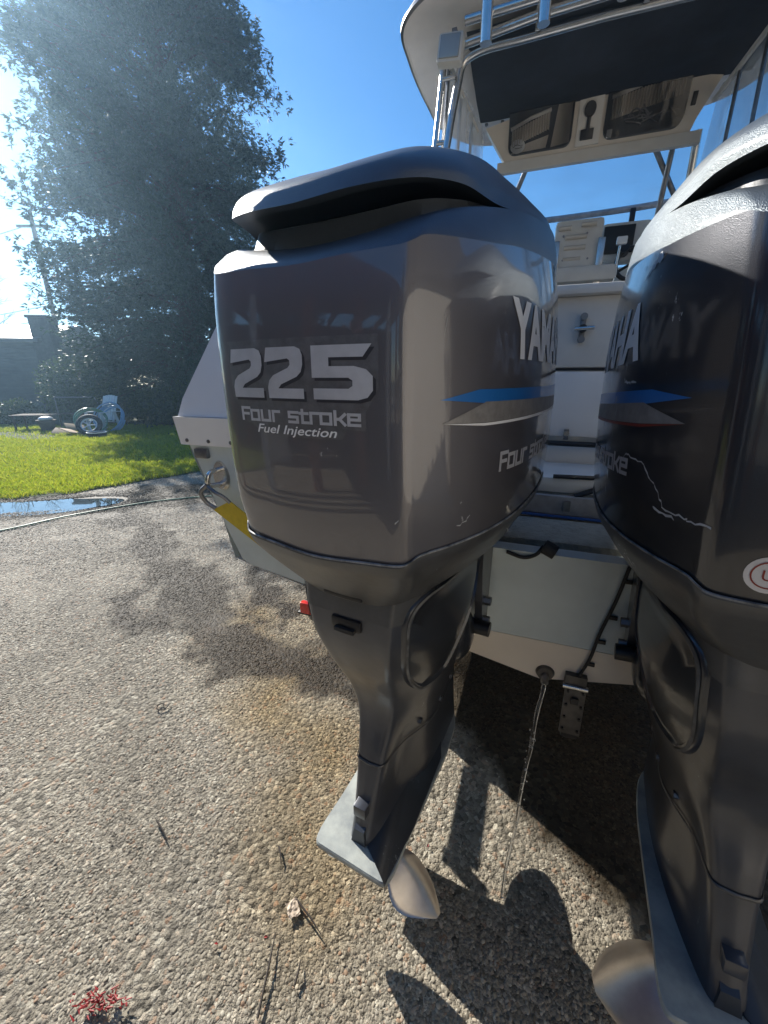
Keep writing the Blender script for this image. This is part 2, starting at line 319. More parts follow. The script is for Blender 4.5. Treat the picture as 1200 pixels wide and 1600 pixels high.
# pebbles standing proud of the concrete
def pebbles():
    pts = []; y = .35
    while y < 7.6:
        s = .0070 + .0024 * max(0, y - 1.0)
        xsx = np.arange(-1.02 * y - .35, min(1.0 * y + .25, 2.2), s)
        pts.append(np.column_stack([xsx, np.full(len(xsx), y)])); y += s * .92
    p = np.concatenate(pts); p += rng.uniform(-.0034, .0034, p.shape)
    p = p[rng.random(len(p)) < .93]; p = p[p[:, 1] < edge_y(p[:, 0]) - .05]; qx, qy = p[:, 0] + 4.75, p[:, 1] - 4.93; p = p[poly_dist(p, [(-6.2, 4.55), (-4.9, 4.92), (-3.75, 5.22)]) > .27 + .16 * (fbm(p, 3, 14) - .5)]
    patch = fbm(p, 4, 15); z = GZ + (fbm(p, 1.1, 4) - .5) * .012 - .0008 - .0028 * np.clip((patch - .5) * 4, 0, 1) + rng.uniform(-.0026, -.0002, len(p))
    me = bpy.data.meshes.new('pebbles'); me.vertices.add(len(p)); me.vertices.foreach_set('co', np.column_stack([p, z]).astype(np.float32).ravel())
    k = 1 + .22 * np.maximum(0, p[:, 1] - 1.0)
    for nm, arr in (('wet', wetness(p)), ('stain', stain(p)), ('rnd', rng.random(len(p))), ('sz', rng.uniform(.0024, .0066, len(p)) * k)):
        a = me.attributes.new(nm, 'FLOAT', 'POINT'); a.data.foreach_set('value', arr.astype(np.float32))
    rot = np.column_stack([rng.uniform(-.5, .5, len(p)), rng.uniform(-.5, .5, len(p)), rng.uniform(0, 6.28, len(p))])
    a = me.attributes.new('rot', 'FLOAT_VECTOR', 'POINT'); a.data.foreach_set('vector', rot.astype(np.float32).ravel())
    o = link('aggregate_pebbles', me); tag(o, kind='stuff', label='small pebbles set in the concrete surface around the motors', cat='pebbles')
    g = bpy.data.node_groups.new('pebble scatter', 'GeometryNodeTree')
    g.interface.new_socket('Geometry', in_out='INPUT', socket_type='NodeSocketGeometry'); g.interface.new_socket('Geometry', in_out='OUTPUT', socket_type='NodeSocketGeometry')
    N = g.nodes.new; gi = N('NodeGroupInput'); go = N('NodeGroupOutput'); ip = N('GeometryNodeInstanceOnPoints')
    ic = N('GeometryNodeMeshIcoSphere'); ic.inputs['Radius'].default_value = 1; ic.inputs['Subdivisions'].default_value = 2
    nz = N('ShaderNodeTexNoise'); nz.inputs['Scale'].default_value = 1.1
    pos = N('GeometryNodeInputPosition'); sub = N('ShaderNodeVectorMath'); sub.operation = 'SCALE'; add = N('ShaderNodeMath'); add.operation = 'ADD'; add.inputs[1].default_value = .5
    g.links.new(pos.outputs[0], nz.inputs['Vector']); g.links.new(nz.outputs['Fac'] if 'Fac' in nz.outputs else nz.outputs[0], add.inputs[0]); g.links.new(pos.outputs[0], sub.inputs[0]); g.links.new(add.outputs[0], sub.inputs['Scale'])
    sp = N('GeometryNodeSetPosition'); g.links.new(ic.outputs[0], sp.inputs[0]); g.links.new(sub.outputs[0], sp.inputs['Position'])
    sm = N('GeometryNodeSetMaterial'); sm.inputs['Material'].default_value = MPB; g.links.new(sp.outputs[0], sm.inputs[0])
    ss = N('GeometryNodeSetShadeSmooth'); g.links.new(sm.outputs[0], ss.inputs[0])
    def na(nm, t):
        x = N('GeometryNodeInputNamedAttribute'); x.data_type = t; x.inputs[0].default_value = nm; return x.outputs[0]
    cm = N('ShaderNodeCombineXYZ'); sz = na('sz', 'FLOAT')
    m2 = N('ShaderNodeMath'); m2.operation = 'MULTIPLY'; m2.inputs[1].default_value = .50; g.links.new(sz, m2.inputs[0])
    m3 = N('ShaderNodeMath'); m3.operation = 'MULTIPLY'; m3.inputs[1].default_value = 1.25; g.links.new(sz, m3.inputs[0])
    g.links.new(m3.outputs[0], cm.inputs[0]); g.links.new(sz, cm.inputs[1]); g.links.new(m2.outputs[0], cm.inputs[2])
    g.links.new(gi.outputs[0], ip.inputs['Points']); g.links.new(ss.outputs[0], ip.inputs['Instance']); g.links.new(na('rot', 'FLOAT_VECTOR'), ip.inputs['Rotation']); g.links.new(cm.outputs[0], ip.inputs['Scale'])
    g.links.new(ip.outputs[0], go.inputs[0])
    md = o.modifiers.new('scatter', 'NODES'); md.node_group = g
    return len(p)
NPEB = pebbles(); print('pebbles', NPEB)
# shallow puddle beside the lawn
bm = bmesh.new(); pp = []
for k in range(40):
    a = k / 40 * 2 * math.pi; r = 1 + .22 * noise.noise(V(math.cos(a) * 1.6, math.sin(a) * 1.6, 3))
    pp.append(bm.verts.new((-4.75 + 1.25 * r * math.cos(a) - .05 * r * math.sin(a), 4.93 + .34 * r * math.sin(a) + .26 * r * math.cos(a), GZ - .001)))
bm.faces.new(pp); M['puddle'] = mat('still water', (.03, .035, .035), .02, spec=.7)
tag(done('puddle', bm, M['puddle']), kind='structure')

# lawn soil and grass blades
M['soil'] = mat('lawn soil', (.045, .06, .018), .95, var=.5, vscale=2)
lx = np.linspace(-30, 12, 120); up = np.full_like(lx, 30.); lo = edge_y(lx) + .04 * np.sin(lx * 5) + .05 * np.sin(lx * 13 + 1)
lv = np.concatenate([np.column_stack([lx, lo - .06, np.full_like(lx, GZ + .006)]), np.column_stack([lx, up, np.full_like(lx, GZ + .02)])])
nl = len(lx); lf = [(i, i + 1, nl + i + 1, nl + i) for i in range(nl - 1)]
tag(mesh_np('lawn', lv, lf, M['soil']), kind='structure')
tag(mesh_np('side_lawn', [(-13.2, -.5, GZ + .012), (-5.3, -.5, GZ + .012), (-5.5, 4.6, GZ + .012), (-13.2, 4.3, GZ + .012)], [(0, 1, 2, 3)], M['soil']), kind='structure')
def grass():
    n = 270000; n0 = 230000
    yy = 4.6 + 10.4 * rng.random(n) ** 1.35; xx = rng.uniform(-1.15, -.1, n) * yy - .6
    xx[n0:] = rng.uniform(-13, -5.4, n - n0); yy[n0:] = rng.uniform(-.4, 4.9, n - n0)
    p = np.column_stack([xx, yy]); side = np.arange(n) >= n0; k = side | (p[:, 1] > edge_y(p[:, 0]) + .04 * np.sin(p[:, 0] * 5) + .05 * np.sin(p[:, 0] * 13 + 1) - .03 + rng.random(n) * .03)
    bare = poly_dist(p, [(-20, 12.3), (-11, 12.0), (-9.6, 11.2)]) < .35 + .5 * (fbm(p, 1.5, 6) - .3)
    k &= ~(bare & (rng.random(n) < .85)); k &= rng.random(n) < .35 + 1.1 * fbm(p, 2.5, 7); k &= p[:, 1] < 13.8 + fbm(p, 1, 12)
    p = p[k]; n = len(p); h = rng.uniform(.025, .065, n) * (.7 + .9 * fbm(p, 1.3, 11)) * (1 + .02 * p[:, 1]); wd = rng.uniform(.004, .008, n) * (.6 + .13 * p[:, 1])
    a = rng.uniform(0, 6.283, n); b = rng.uniform(0, 6.283, n); ln = rng.uniform(.1, .75, n) * h
    dx = np.cos(a) * wd / 2; dy = np.sin(a) * wd / 2; z0 = np.full(n, GZ)
    v = np.empty((n, 4, 3)); v[:, 0] = np.column_stack([p[:, 0] - dx, p[:, 1] - dy, z0]); v[:, 1] = np.column_stack([p[:, 0] + dx, p[:, 1] + dy, z0])
    v[:, 2] = np.column_stack([p[:, 0] + dx * .7 + np.cos(b) * ln * .35, p[:, 1] + dy * .7 + np.sin(b) * ln * .35, z0 + h * .65]); v[:, 3] = np.column_stack([p[:, 0] + np.cos(b) * ln, p[:, 1] + np.sin(b) * ln, z0 + h])
    i = np.arange(n) * 4; f = np.concatenate([np.column_stack([i, i + 1, i + 2]), np.column_stack([i, i + 2, i + 3])])
    return mesh_np('grass', v.reshape(-1, 3), f, leaf_mat('grass blade', (.20, .30, .012), (.46, .46, .04), .58))
tag(grass(), kind='stuff', label='short bright green lawn grass beyond the concrete', cat='grass')

# ------------------------------------------------------------------ trees
M['bark'] = mat('brown bark', (.09, .055, .035), .9, var=.4, vscale=8, bump=.8, bscale=12)
def conifer(name, x, y, h, prof, nb, nclump, label, c1, c2, cs=.34, seed=1, group=None, gap=.0, trunk=.38, per=10):
    """prof: (height fraction, radius) pairs"""
    r = np.random.default_rng(seed); root = empty(name, (x, y, GZ), 0, label, 'tree', group)
    hf = [a for a, b in prof]; rf = [b for a, b in prof]
    bm = bmesh.new(); add_tube(bm, [(0, 0, 0), (.05, 0, h * .3), (0, .05, h * .7), (0, 0, h)], [trunk, trunk * .75, trunk * .4, .03], 10)
    done('trunk', bm, M['bark'], root, 60)
    tips = []; bm = bmesh.new()
    for i in range(nb):
        f = .03 + .95 * (i / nb) ** 1.0; a = r.uniform(0, 6.283); L = np.interp(f, hf, rf) * r.uniform(.80, 1.06)
        z0 = f * h; dr = r.uniform(-.25, .1); mid = (math.cos(a) * L * .5, math.sin(a) * L * .5, z0 + L * .06); end = (math.cos(a) * L, math.sin(a) * L, z0 + dr * L)
        add_tube(bm, [(0, 0, z0), mid, end], [.06 * (1.1 - f) + .012, .03, .008], 4, False); tips.append((np.array((0, 0, z0)), np.array(mid), np.array(end), L))
    done('limbs', bm, M['bark'], root, 60)['kind'] = 'stuff'
    C = []
    W = np.array([t[3] for t in tips]) + .3; W /= W.sum(); ch = r.choice(len(tips), nclump, p=W)
    A = np.array([t[0] for t in tips])[ch]; B = np.array([t[1] for t in tips])[ch]; D = np.array([t[2] for t in tips])[ch]
    t = r.random(nclump)[:, None] ** .55; c = A * (1 - t) ** 2 + 2 * B * t * (1 - t) + D * t * t
    c += r.normal(0, .16, c.shape) * (1 + np.linalg.norm(D - A, axis=1)[:, None] * .12)
    ang = np.arctan2(c[:, 1], c[:, 0])
    per_v = []
    for k in range(per):
        d = np.column_stack([np.cos(ang), np.sin(ang), np.full(nclump, -.25)]) * .9 + r.normal(0, .62, (nclump, 3)); d /= np.linalg.norm(d, axis=1)[:, None]
        L = cs * r.uniform(.5, 1.1, nclump)[:, None]; s = np.cross(d, r.normal(0, 1, (nclump, 3))); s /= np.linalg.norm(s, axis=1)[:, None]; wd = L * r.uniform(.10, .2, nclump)[:, None]
        o = c + r.normal(0, cs * .25, c.shape)
        per_v.append(np.stack([o, o + d * L * .45 + s * wd, o + d * L, o + d * L * .45 - s * wd], 1))
    v = np.concatenate(per_v).reshape(-1, 3); i = np.arange(len(v) // 4) * 4
    f = np.column_stack([i, i + 1, i + 2, i + 3])
    mesh_np('crown', v, f, leaf_mat(name + ' needles', c1, c2, .28), root)
    return root
conifer('redwood_tree', -7.6, 17.4, 19, [(0, 3.2), (.05, 4.0), (.2, 4.6), (.4, 4.5), (.6, 4.0), (.8, 2.6), (1, .2)], 420, 46000,
        'huge dense dark conifer filling the left of the view behind the lawn', (.030, .055, .035), (.060, .085, .04), .175, 3, trunk=.5, per=9)
def shrub(x, y, rx, h, label, seed, n=900):
    r = np.random.default_rng(seed); root = empty('shrub', (x, y, GZ), 0, label, 'shrub', 'shrubs under the big conifer')
    bm = bmesh.new()
    for k in range(9):
        a = r.uniform(0, 6.28); e = (math.cos(a) * rx * .6, math.sin(a) * rx * .6, h * r.uniform(.5, .9)); add_tube(bm, [(0, 0, 0), (e[0] * .4, e[1] * .4, e[2] * .6), e], [.02, .012, .005], 4, False)
    done('stems', bm, M['bark'], root, 60)
    c = r.normal(0, 1, (n, 3)); c /= np.linalg.norm(c, axis=1)[:, None]; c *= (r.random(n) ** .4)[:, None] * np.array([rx, rx, h / 2]); c[:, 2] += h / 2
    vs = []
    for k in range(7):
        d = r.normal(0, 1, (n, 3)); d /= np.linalg.norm(d, axis=1)[:, None]; s = np.cross(d, r.normal(0, 1, (n, 3))); s /= np.linalg.norm(s, axis=1)[:, None]; o = c + r.normal(0, .06, c.shape); L = r.uniform(.05, .11, n)[:, None]
        vs.append(np.stack([o, o + d * L * .5 + s * L * .3, o + d * L, o + d * L * .5 - s * L * .3], 1))
    v = np.concatenate(vs).reshape(-1, 3); i = np.arange(len(v) // 4) * 4
    mesh_np('foliage', v, np.column_stack([i, i + 1, i + 2, i + 3]), leaf_mat('shrub leaf', (.035, .065, .02), (.09, .12, .03), .3), root)
for i, (x, y, rx, h, lb) in enumerate([(-11.4, 15.2, .9, 2.3, 'loose green shrub beside the dark chimney'), (-9.9, 15.6, 1.0, 1.7, 'leafy shrub behind the white garden chair'),
        (-8.0, 14.9, 1.0, 1.3, 'low shrub just right of the coiled hoses'), (-6.3, 14.4, 1.1, 1.6, 'shrub in deep shade below the conifer beside the boat corner'), (-4.6, 14.5, 1.1, 1.4, 'shrub hidden mostly behind the white boat corner'),
        (-12.9, 14.6, .7, .8, 'low dark bush against the foot of the chimney')]):
    shrub(x, y, rx, h, lb, 20 + i)
def bare_tree(x, y, h, seed, label):
    r = random.Random(seed); root = empty('bare_tree', (x, y, GZ), 0, label, 'tree', 'bare winter trees beyond the house'); bm = bmesh.new()
    tb = bmesh.new(); add_tube(tb, [(0, 0, 0), (.1, 0, h * .5), (.05, .1, h)], [.16, .1, .03], 7); done('trunk', tb, M['bark'], root, 60)
    def grow(p, d, L, rad, lv):
        e = p + d * L; add_tube(bm, [p, p + d * L * .5 + V(r.uniform(-.1, .1), 0, r.uniform(-.1, .1)) * L, e], [rad, rad * .8, rad * .55], 4, False)
        if lv:
            for _ in range(r.choice((3, 4))):
                dd = (d + V(r.uniform(-.8, .8), r.uniform(-.8, .8), r.uniform(-.15, .7))).normalized(); grow(p + d * L * r.uniform(.5, 1), dd, L * .62, rad * .6, lv - 1)
    for k in range(11):
        a = k * 2.4; grow(V(0, 0, h * (.35 + .055 * k)), V(math.cos(a), math.sin(a), .8).normalized(), h * .2, .04, 3)
    done('branches', bm, M['bark'], root, None)
bare_tree(-27.5, 30, 8.0, 1, 'bare brown winter tree above the dark house roof at the left edge')
bare_tree(-31.5, 34, 7.0, 2, 'second smaller bare tree, half cut by the left picture edge')
conifer('far_tree', -24.0, 31, 4.6, [(0, 1.2), (.3, 1.7), (.7, 1.3), (1, .1)], 60, 900, 'small dark evergreen behind the house chimney', (.03, .055, .03), (.06, .08, .03), .4, 9, trunk=.15, per=8)
# utility pole with wires
pl = empty('utility_pole', (-19.3, 26, GZ), 0, 'wooden utility pole rising between the sky and the left side of the conifer', 'pole')
M['oldwood'] = mat('weathered pole wood', (.12, .09, .065), .9, var=.4, vscale=6)
tube('post', [(0, 0, 0), (0, 0, 10.2)], [.15, .11], M['oldwood'], pl); box('crossarm', (0, 0, 9.5), (1.8, .1, .12), M['oldwood'], pl)
for k, zz in enumerate((9.6, 5.6, 4.9)): tube('wire', [(0, 0, zz), (-8, 3, zz - .5), (-18, 7, zz - .1)], .02, M['black'], pl, 5)

# ------------------------------------------------------------------ dark house at the left
M['siding'] = mat('dark weathered siding', (.085, .09, .085), .85, var=.3, vscale=2)
M['roof'] = mat('pale metal roof', (.17, .16, .15), .5, var=.2, vscale=2)
M['brick'] = mat('dark chimney masonry', (.07, .06, .055), .9, var=.4, vscale=8, bump=.5, bscale=10)
hs = empty('house', (-20.1, 19.5, GZ), R(6), 'dark single storey house with pale low roof at the left edge', 'house')
for k in range(20):
    box('siding_board', (0, -2.0 + (k % 2) * .003, .09 + k * .148), (11, .06, .142), M['siding'], hs, .004)
box('wall', (0, .55, 1.48), (10.96, 5.0, 2.96), M['siding'], hs, 0)
bm = bmesh.new()
rv = [bm.verts.new(p) for p in [(-5.9, -2.5, 2.98), (5.9, -2.5, 2.98), (5.9, 3.6, 2.98), (-5.9, 3.6, 2.98), (-5.9, -2.5, 3.1), (5.9, -2.5, 3.1), (5.9, 3.6, 3.1), (-5.9, 3.6, 3.1), (-5.9, .5, 3.9), (5.9, .5, 3.9)]]
for f in [(0, 1, 5, 4), (0, 3, 2, 1), (3, 7, 6, 2), (4, 5, 9, 8), (7, 8, 9, 6), (1, 2, 6, 9, 5), (0, 4, 8, 7, 3)]: bm.faces.new([rv[i] for i in f])
done('roof', bm, M['roof'], hs, None)
ch = box('chimney', (5.9, -1.9, 1.95), (.72, .7, 3.9), M['brick'], hs, .02); box('chimney_cap', (5.9, -1.9, 3.93), (.84, .82, .1), M['brick'], ch, .02)
box('chimney_shoulder', (5.95, -1.75, 1.0), (1.4, .66, 2.0), M['brick'], hs, .08)

# ------------------------------------------------------------------ things on the lawn
M['chairwhite'] = mat('white plastic', (.75, .75, .74), .4)
ch = empty('garden_chair', (-8.75, 12.9, GZ), R(-18), 'white slatted garden chair standing on the lawn behind coiled hoses', 'chair')
rt = Matrix.Rotation(R(-20), 3, 'X')
for k in range(6): box('back_slat', (-.25 + k * .1, .22, .66 + .04 * math.sin((k + .5) / 6 * math.pi)), (.078, .022, .78), M['chairwhite'], ch, .004, rt)
for k in range(5): box('seat_slat', (0, -.28 + k * .1, .34 - k * .018), (.56, .078, .022), M['chairwhite'], ch, .004)
for s in (-1, 1):
    box('armrest', (s * .34, -.05, .58), (.11, .66, .025), M['chairwhite'], ch, .01); box('leg', (s * .31, -.32, .28), (.03, .09, .56), M['chairwhite'], ch, .004)
    box('leg', (s * .31, .18, .28), (.03, .09, .56), M['chairwhite'], ch, .004, Matrix.Rotation(R(12), 3, 'X'))
M['hoseblue'] = mat('pale blue hose', (.25, .42, .62), .35); M['hosegreen'] = mat('green hose', (.10, .25, .16), .4)
def coil(name, x, y, r, tilt, rz, m, label, n=4, th=.021, grp='hose coils leaning on the garden chair'):
    bm = bmesh.new()
    pts = []
    for k in range(n * 22 + 1):
        a = k / 22 * 2 * math.pi; rr = r * (1 - .035 * k / 22); pts.append(V(rr * math.cos(a), .05 * k / 22 - .1 + .02 * math.sin(a * 1.7), rr * math.sin(a)))
    add_tube(bm, pts, th, 6); o = done(name, bm, m, None, 60); o.location = (x, y, GZ + r * math.cos(tilt) + .01); o.rotation_euler = (tilt, 0, rz)
    tag(o, label, 'hose', grp); return o
coil('coiled_hose', -8.35, 12.55, .47, R(-28), R(-8), M['hoseblue'], 'larger pale blue coiled hose leaning on the white chair', 5)
coil('coiled_hose', -8.75, 12.3, .42, R(-38), R(30), M['hosegreen'], 'green coiled hose leaning left of the blue coil', 3)
# wheel lying in front
wh = empty('wheel', (-8.45, 11.75, GZ), R(20), 'black tyred wheel with white rim tipped against the hose coils', 'wheel')
def torus(bm, R1, r, n=32, k=10, mtx=Matrix()):
    vs = [[bm.verts.new(mtx @ V((R1 + r * math.cos(b)) * math.cos(a), r * math.sin(b), (R1 + r * math.cos(b)) * math.sin(a))) for b in [2 * math.pi * j / k for j in range(k)]] for a in [2 * math.pi * i / n for i in range(n)]]
    for i in range(n):
        for j in range(k): bm.faces.new((vs[i][j], vs[(i + 1) % n][j], vs[(i + 1) % n][(j + 1) % k], vs[i][(j + 1) % k]))
tm = Matrix.Translation((0, 0, .3)) @ Matrix.Rotation(R(-35), 4, 'X')
bm = bmesh.new(); torus(bm, .27, .065, mtx=tm); done('tyre', bm, M['rubber'], wh, 60)
bm = bmesh.new(); torus(bm, .2, .02, mtx=tm); done('rim', bm, M['chairwhite'], wh, 60)
for k in range(5):
    a = k * 2 * math.pi / 5; tube('spoke', [tm @ V(0, 0, 0), tm @ V(.2 * math.cos(a), 0, .2 * math.sin(a))], .016, M['chairwhite'], wh, 6)
wt = empty('water_tub', (-8.0, 11.35, GZ), 0, 'low dark rubber tub with pale rim lying in front of the wheel', 'tub')
bm = bmesh.new()
skin_rings(bm, [[V(r * math.cos(a), r * math.sin(a), z) for a in [2 * math.pi * k / 24 for k in range(24)]] for r, z in ((.2, 0), (.24, .14), (.22, .14), (.18, .03))], True, True); done('body', bm, M['rubber'], wt)
bm = bmesh.new(); torus(bm, .235, .012, mtx=Matrix.Translation((0, 0, .145)) @ Matrix.Rotation(R(90), 4, 'X')); done('rim', bm, M['chairwhite'], wt)
M['card'] = mat('brown cardboard', (.40, .28, .17), .85, var=.2)
for i, (x, y, a, t, lb) in enumerate([(-9.35, 11.9, .3, .35, 'flattened brown cardboard piece lying nearest the house'), (-9.0, 11.7, -.4, -.25, 'folded cardboard flap beside the black wheel'), (-9.15, 12.15, .9, .5, 'cardboard sheet propped up behind the others')]):
    o = box('cardboard', (0, 0, 0), (.5, .34, .02), M['card'], None, .002); o.location = (x, y, GZ + .09 + .05 * i); o.rotation_euler = (t, .2, a); tag(o, lb, 'cardboard', 'cardboard pieces on the lawn')
tb = empty('patio_table', (-11.1, 13.2, GZ), R(10), 'low grey patio table in front of the dark house', 'table')
for k in range(5): box('table_plank', (0, -.28 + k * .14, .46), (1.2, .13, .03), M['oldwood'], tb)
for sx in (-1, 1):
    for sy in (-1, 1): box('leg', (sx * .52, sy * .26, .22), (.05, .05, .445), M['oldwood'], tb)
bn = empty('garden_bench', (-10.6, 14.4, GZ), R(4), 'dark metal bench frame standing against the shrubs', 'bench')
tube('frame', [(-.7, 0, 0), (-.7, 0, .95), (.6, 0, .95), (.8, 0, .45), (.8, 0, 0)], .022, M['dull_metal'], bn); box('seat', (0, -.2, .42), (1.4, .4, .03), M['oldwood'], bn)
pt = empty('flower_pot', (-10.35, 12.6, GZ), 0, 'round pale topped planter between table and chair', 'planter')
bm = bmesh.new(); skin_rings(bm, [[V(r * math.cos(a), r * math.sin(a), z) for a in [2 * math.pi * k / 20 for k in range(20)]] for r, z in ((.15, 0), (.22, .3), (.26, .31), (.26, .36), (.2, .36))], True, True); done('pot', bm, M['oldwood'], pt)
bm = bmesh.new(); bmesh.ops.create_uvsphere(bm, u_segments=16, v_segments=8, radius=.19, matrix=Matrix.Translation((0, 0, .4)) @ Matrix.Diagonal((1, 1, .35, 1))); done('lid', bm, M['chairwhite'], pt)
# thin garden hose across the wet concrete
hp = spline([(-6.5, 3.2, GZ + .012), (-4.3, 3.95, GZ + .012), (-3.75, 4.6, GZ + .012), (-3.1, 5.15, GZ + .012), (-2.0, 5.6, GZ + .012), (-.8, 6.3, GZ + .012)], 10)
tag(tube('garden_hose', hp, .009, M['hosegreen'], None, 6), 'thin dark garden hose lying across the wet concrete', 'hose')

# ------------------------------------------------------------------ outboard motors
PSI = R(28); PB = R(20)
O1 = V(.078, .966, 0)
BODY_HALF = [(0, -.428), (.085, -.425), (.156, -.415), (.166, -.408), (.174, -.398), (.208, -.347), (.240, -.285), (.265, -.19), (.279, -.06), (.281, .08), (.265, .22), (.21, .33), (.11, .385), (0, .40)]
def NB(k): return [(x * (1 - (1 - k) * min(1, max(0, (i - 4) / 3)) * (1 if i < 12 else .5)), y) for i, (x, y) in enumerate(BODY_HALF)]
def H(scale_x, scale_y, zs, yoff=0, base=BODY_HALF):
    """half ring of the cowling scaled about (0, -.02); zs: heights at rear centre, crease, corner, side, front"""
    out = []; n = len(base); zi = np.interp(np.arange(n), [0, 3, 6, 9, n - 1], zs)
    for (x, y), z in zip(base, zi): out.append((x * scale_x, (y + .02) * scale_y - .02 + yoff, z))
    return out
def surf_fn(rings, front=.8):
    bm = bmesh.new(); skin_rings(bm, rings); bmesh.ops.triangulate(bm, faces=bm.faces[:]); t = BVHTree.FromBMesh(bm); bm.free(); return t
body_keys = [ring(H(.985, .945, (1.222, 1.240, 1.262, 1.275, 1.29), .0)), ring(H(1.0, .98, (1.30, 1.31, 1.32, 1.33, 1.34))), ring(H(1, .995, (1.40, 1.41, 1.42, 1.43, 1.44))), ring(H(1, 1, (1.50, 1.51, 1.52, 1.54, 1.55), 0, NB(.98))),
             ring(H(.998, .996, (1.59, 1.60, 1.61, 1.65, 1.66), 0, NB(.945))), ring(H(.988, .984, (1.638, 1.650, 1.668, 1.712, 1.73), 0, NB(.915)))]
body_rings = vert_interp(body_keys, 4)
BT = [(0, -.382, 1.668), (.08, -.378, 1.673), (.125, -.366, 1.684), (.142, -.355, 1.689), (.158, -.335, 1.697), (.19, -.292, 1.709), (.222, -.235, 1.722), (.255, -.15, 1.738), (.272, -.04, 1.756), (.274, .08, 1.772), (.258, .2, 1.782), (.2, .295, 1.79), (.105, .345, 1.792), (0, .355, 1.792)]
CL = [(0, -.412, 1.712), (.08, -.405, 1.717), (.125, -.388, 1.722), (.144, -.372, 1.726), (.163, -.348, 1.731), (.195, -.298, 1.736), (.224, -.238, 1.733), (.252, -.148, 1.743), (.268, -.04, 1.758), (.270, .08, 1.774), (.254, .2, 1.784), (.197, .293, 1.792), (.103, .343, 1.794), (0, .352, 1.794)]
C1 = [(0, -.412, 1.730), (.08, -.405, 1.735), (.123, -.388, 1.742), (.142, -.372, 1.746), (.162, -.348, 1.752), (.195, -.298, 1.760), (.226, -.238, 1.764), (.252, -.148, 1.770), (.264, -.04, 1.782), (.266, .08, 1.796), (.248, .2, 1.804), (.19, .285, 1.812), (.1, .335, 1.814), (0, .344, 1.814)]
C2 = [(0, -.355, 1.772), (.07, -.35, 1.776), (.105, -.337, 1.783), (.123, -.322, 1.789), (.143, -.298, 1.796), (.17, -.25, 1.806), (.197, -.19, 1.812), (.221, -.115, 1.818), (.235, -.03, 1.826), (.235, .06, 1.832), (.217, .165, 1.836), (.165, .25, 1.838), (.085, .3, 1.838), (0, .308, 1.838)]
C3 = [(0, -.262, 1.822), (.055, -.258, 1.826), (.083, -.248, 1.830), (.098, -.236, 1.833), (.113, -.218, 1.837), (.137, -.18, 1.845), (.16, -.135, 1.850), (.178, -.075, 1.853), (.188, -.01, 1.856), (.186, .06, 1.857), (.168, .14, 1.857), (.125, .205, 1.856), (.065, .245, 1.856), (0, .25, 1.856)]
C4 = [(x * .45, (y + .02) * .45 - .02, 1.862 + (.004 if y > -.1 else .0)) for x, y, z in C3]
SK = [H(.990, .953, (1.224, 1.241, 1.261, 1.274, 1.288)), H(.98, .94, (1.205, 1.218, 1.240, 1.255, 1.27)), H(.915, .88, (1.170, 1.178, 1.205, 1.228, 1.25), .004)]
SK3 = [(0, -.325, 1.098), (.06, -.322, 1.100), (.095, -.312, 1.104), (.108, -.302, 1.108), (.122, -.284, 1.112), (.155, -.23, 1.126), (.19, -.165, 1.144), (.222, -.08, 1.166), (.238, .02, 1.186), (.235, .11, 1.2), (.205, .2, 1.21), (.15, .26, 1.215), (.08, .285, 1.22), (0, .29, 1.22)]
_sx = [1, 1.06, 1.13, 1.12, 1.10, 1.04, .97, .91, .885, .885, .885, .885, .9, 1]
_sc = [1, 1.0, 1.02, 1.01, .99, .96, .93, .88, .86, .86, .86, .86, .88, 1]
def _lower(r_): return [(x, y, 1.70 + (z - 1.70) * .83 if z > 1.70 else z) for x, y, z in r_]
BT, CL, C1, C2, C3, C4 = [[(x * (1 + (q - 1) * f_), y, z) for (x, y, z), q in zip(r_, sq_)] for r_, f_, sq_ in ((BT, 1, _sx), (CL, 1, _sc), (C1, 1, _sc), (C2, 1, _sc), (C3, 1, _sc), (C4, 1, _sc))]
CL = [(x, y, z - (.004 if i < 6 else 0)) for i, (x, y, z) in enumerate(CL)]; C1, C2, C3, C4 = [_lower(r_) for r_ in (C1, C2, C3, C4)]; C1 = [(x * .972, (y + .02) * .965 - .02, z + (.010 if i < 7 else .003)) for i, (x, y, z) in enumerate(C1)]
for i in range(6, 13):
    bx_, by_, bz_ = BT[i]; f_ = 0 if i > 6 else .5
    CL[i] = tuple(q * f_ + p * (1 - f_) for q, p in zip(CL[i], (bx_ - .0015, by_ + (.001 if i < 9 else 0), bz_ - .001))); C1[i] = tuple(q * f_ + p * (1 - f_) for q, p in zip(C1[i], (bx_ - .011, by_ + (.004 if i < 9 else -.004), bz_ + .019)))
CM = [(a[0] * .5 + b[0] * .5 + (.004 if a[0] > .05 and i < 6 else 0), a[1] * .62 + b[1] * .38, a[2] * .55 + b[2] * .45) for i, (a, b) in enumerate(zip(CL, C1))]
def glyph_strokes():
    """techno small-cap alphabet as strokes on a 1 x 1 cell (advance given)"""
    return {'F': ([[(0, 0), (0, 1), (.8, 1)], [(0, .5), (.65, .5)]], 1.0), 'O': ([[(0, 0), (0, .8), (.8, .8), (.8, 0), (0, 0)]], 1.15), 'U': ([[(0, .8), (0, 0), (.8, 0), (.8, .8)]], 1.15),
            'R': ([[(0, 0), (0, .8), (.6, .8)]], .85), 'S': ([[(.75, .8), (0, .8), (0, .42), (.75, .42), (.75, 0), (0, 0)]], 1.1), 'T': ([[(.1, 1), (.1, 0), (.6, 0)], [(-.1, .75), (.55, .75)]], .85),
            'K': ([[(0, 0), (0, 1)], [(.75, .8), (.35, .42), (.75, 0)], [(0, .42), (.35, .42)]], 1.05), 'E': ([[(.8, 0), (0, 0), (0, .8), (.8, .8), (.8, .42), (0, .42)]], 1.1), ' ': ([], .7)}
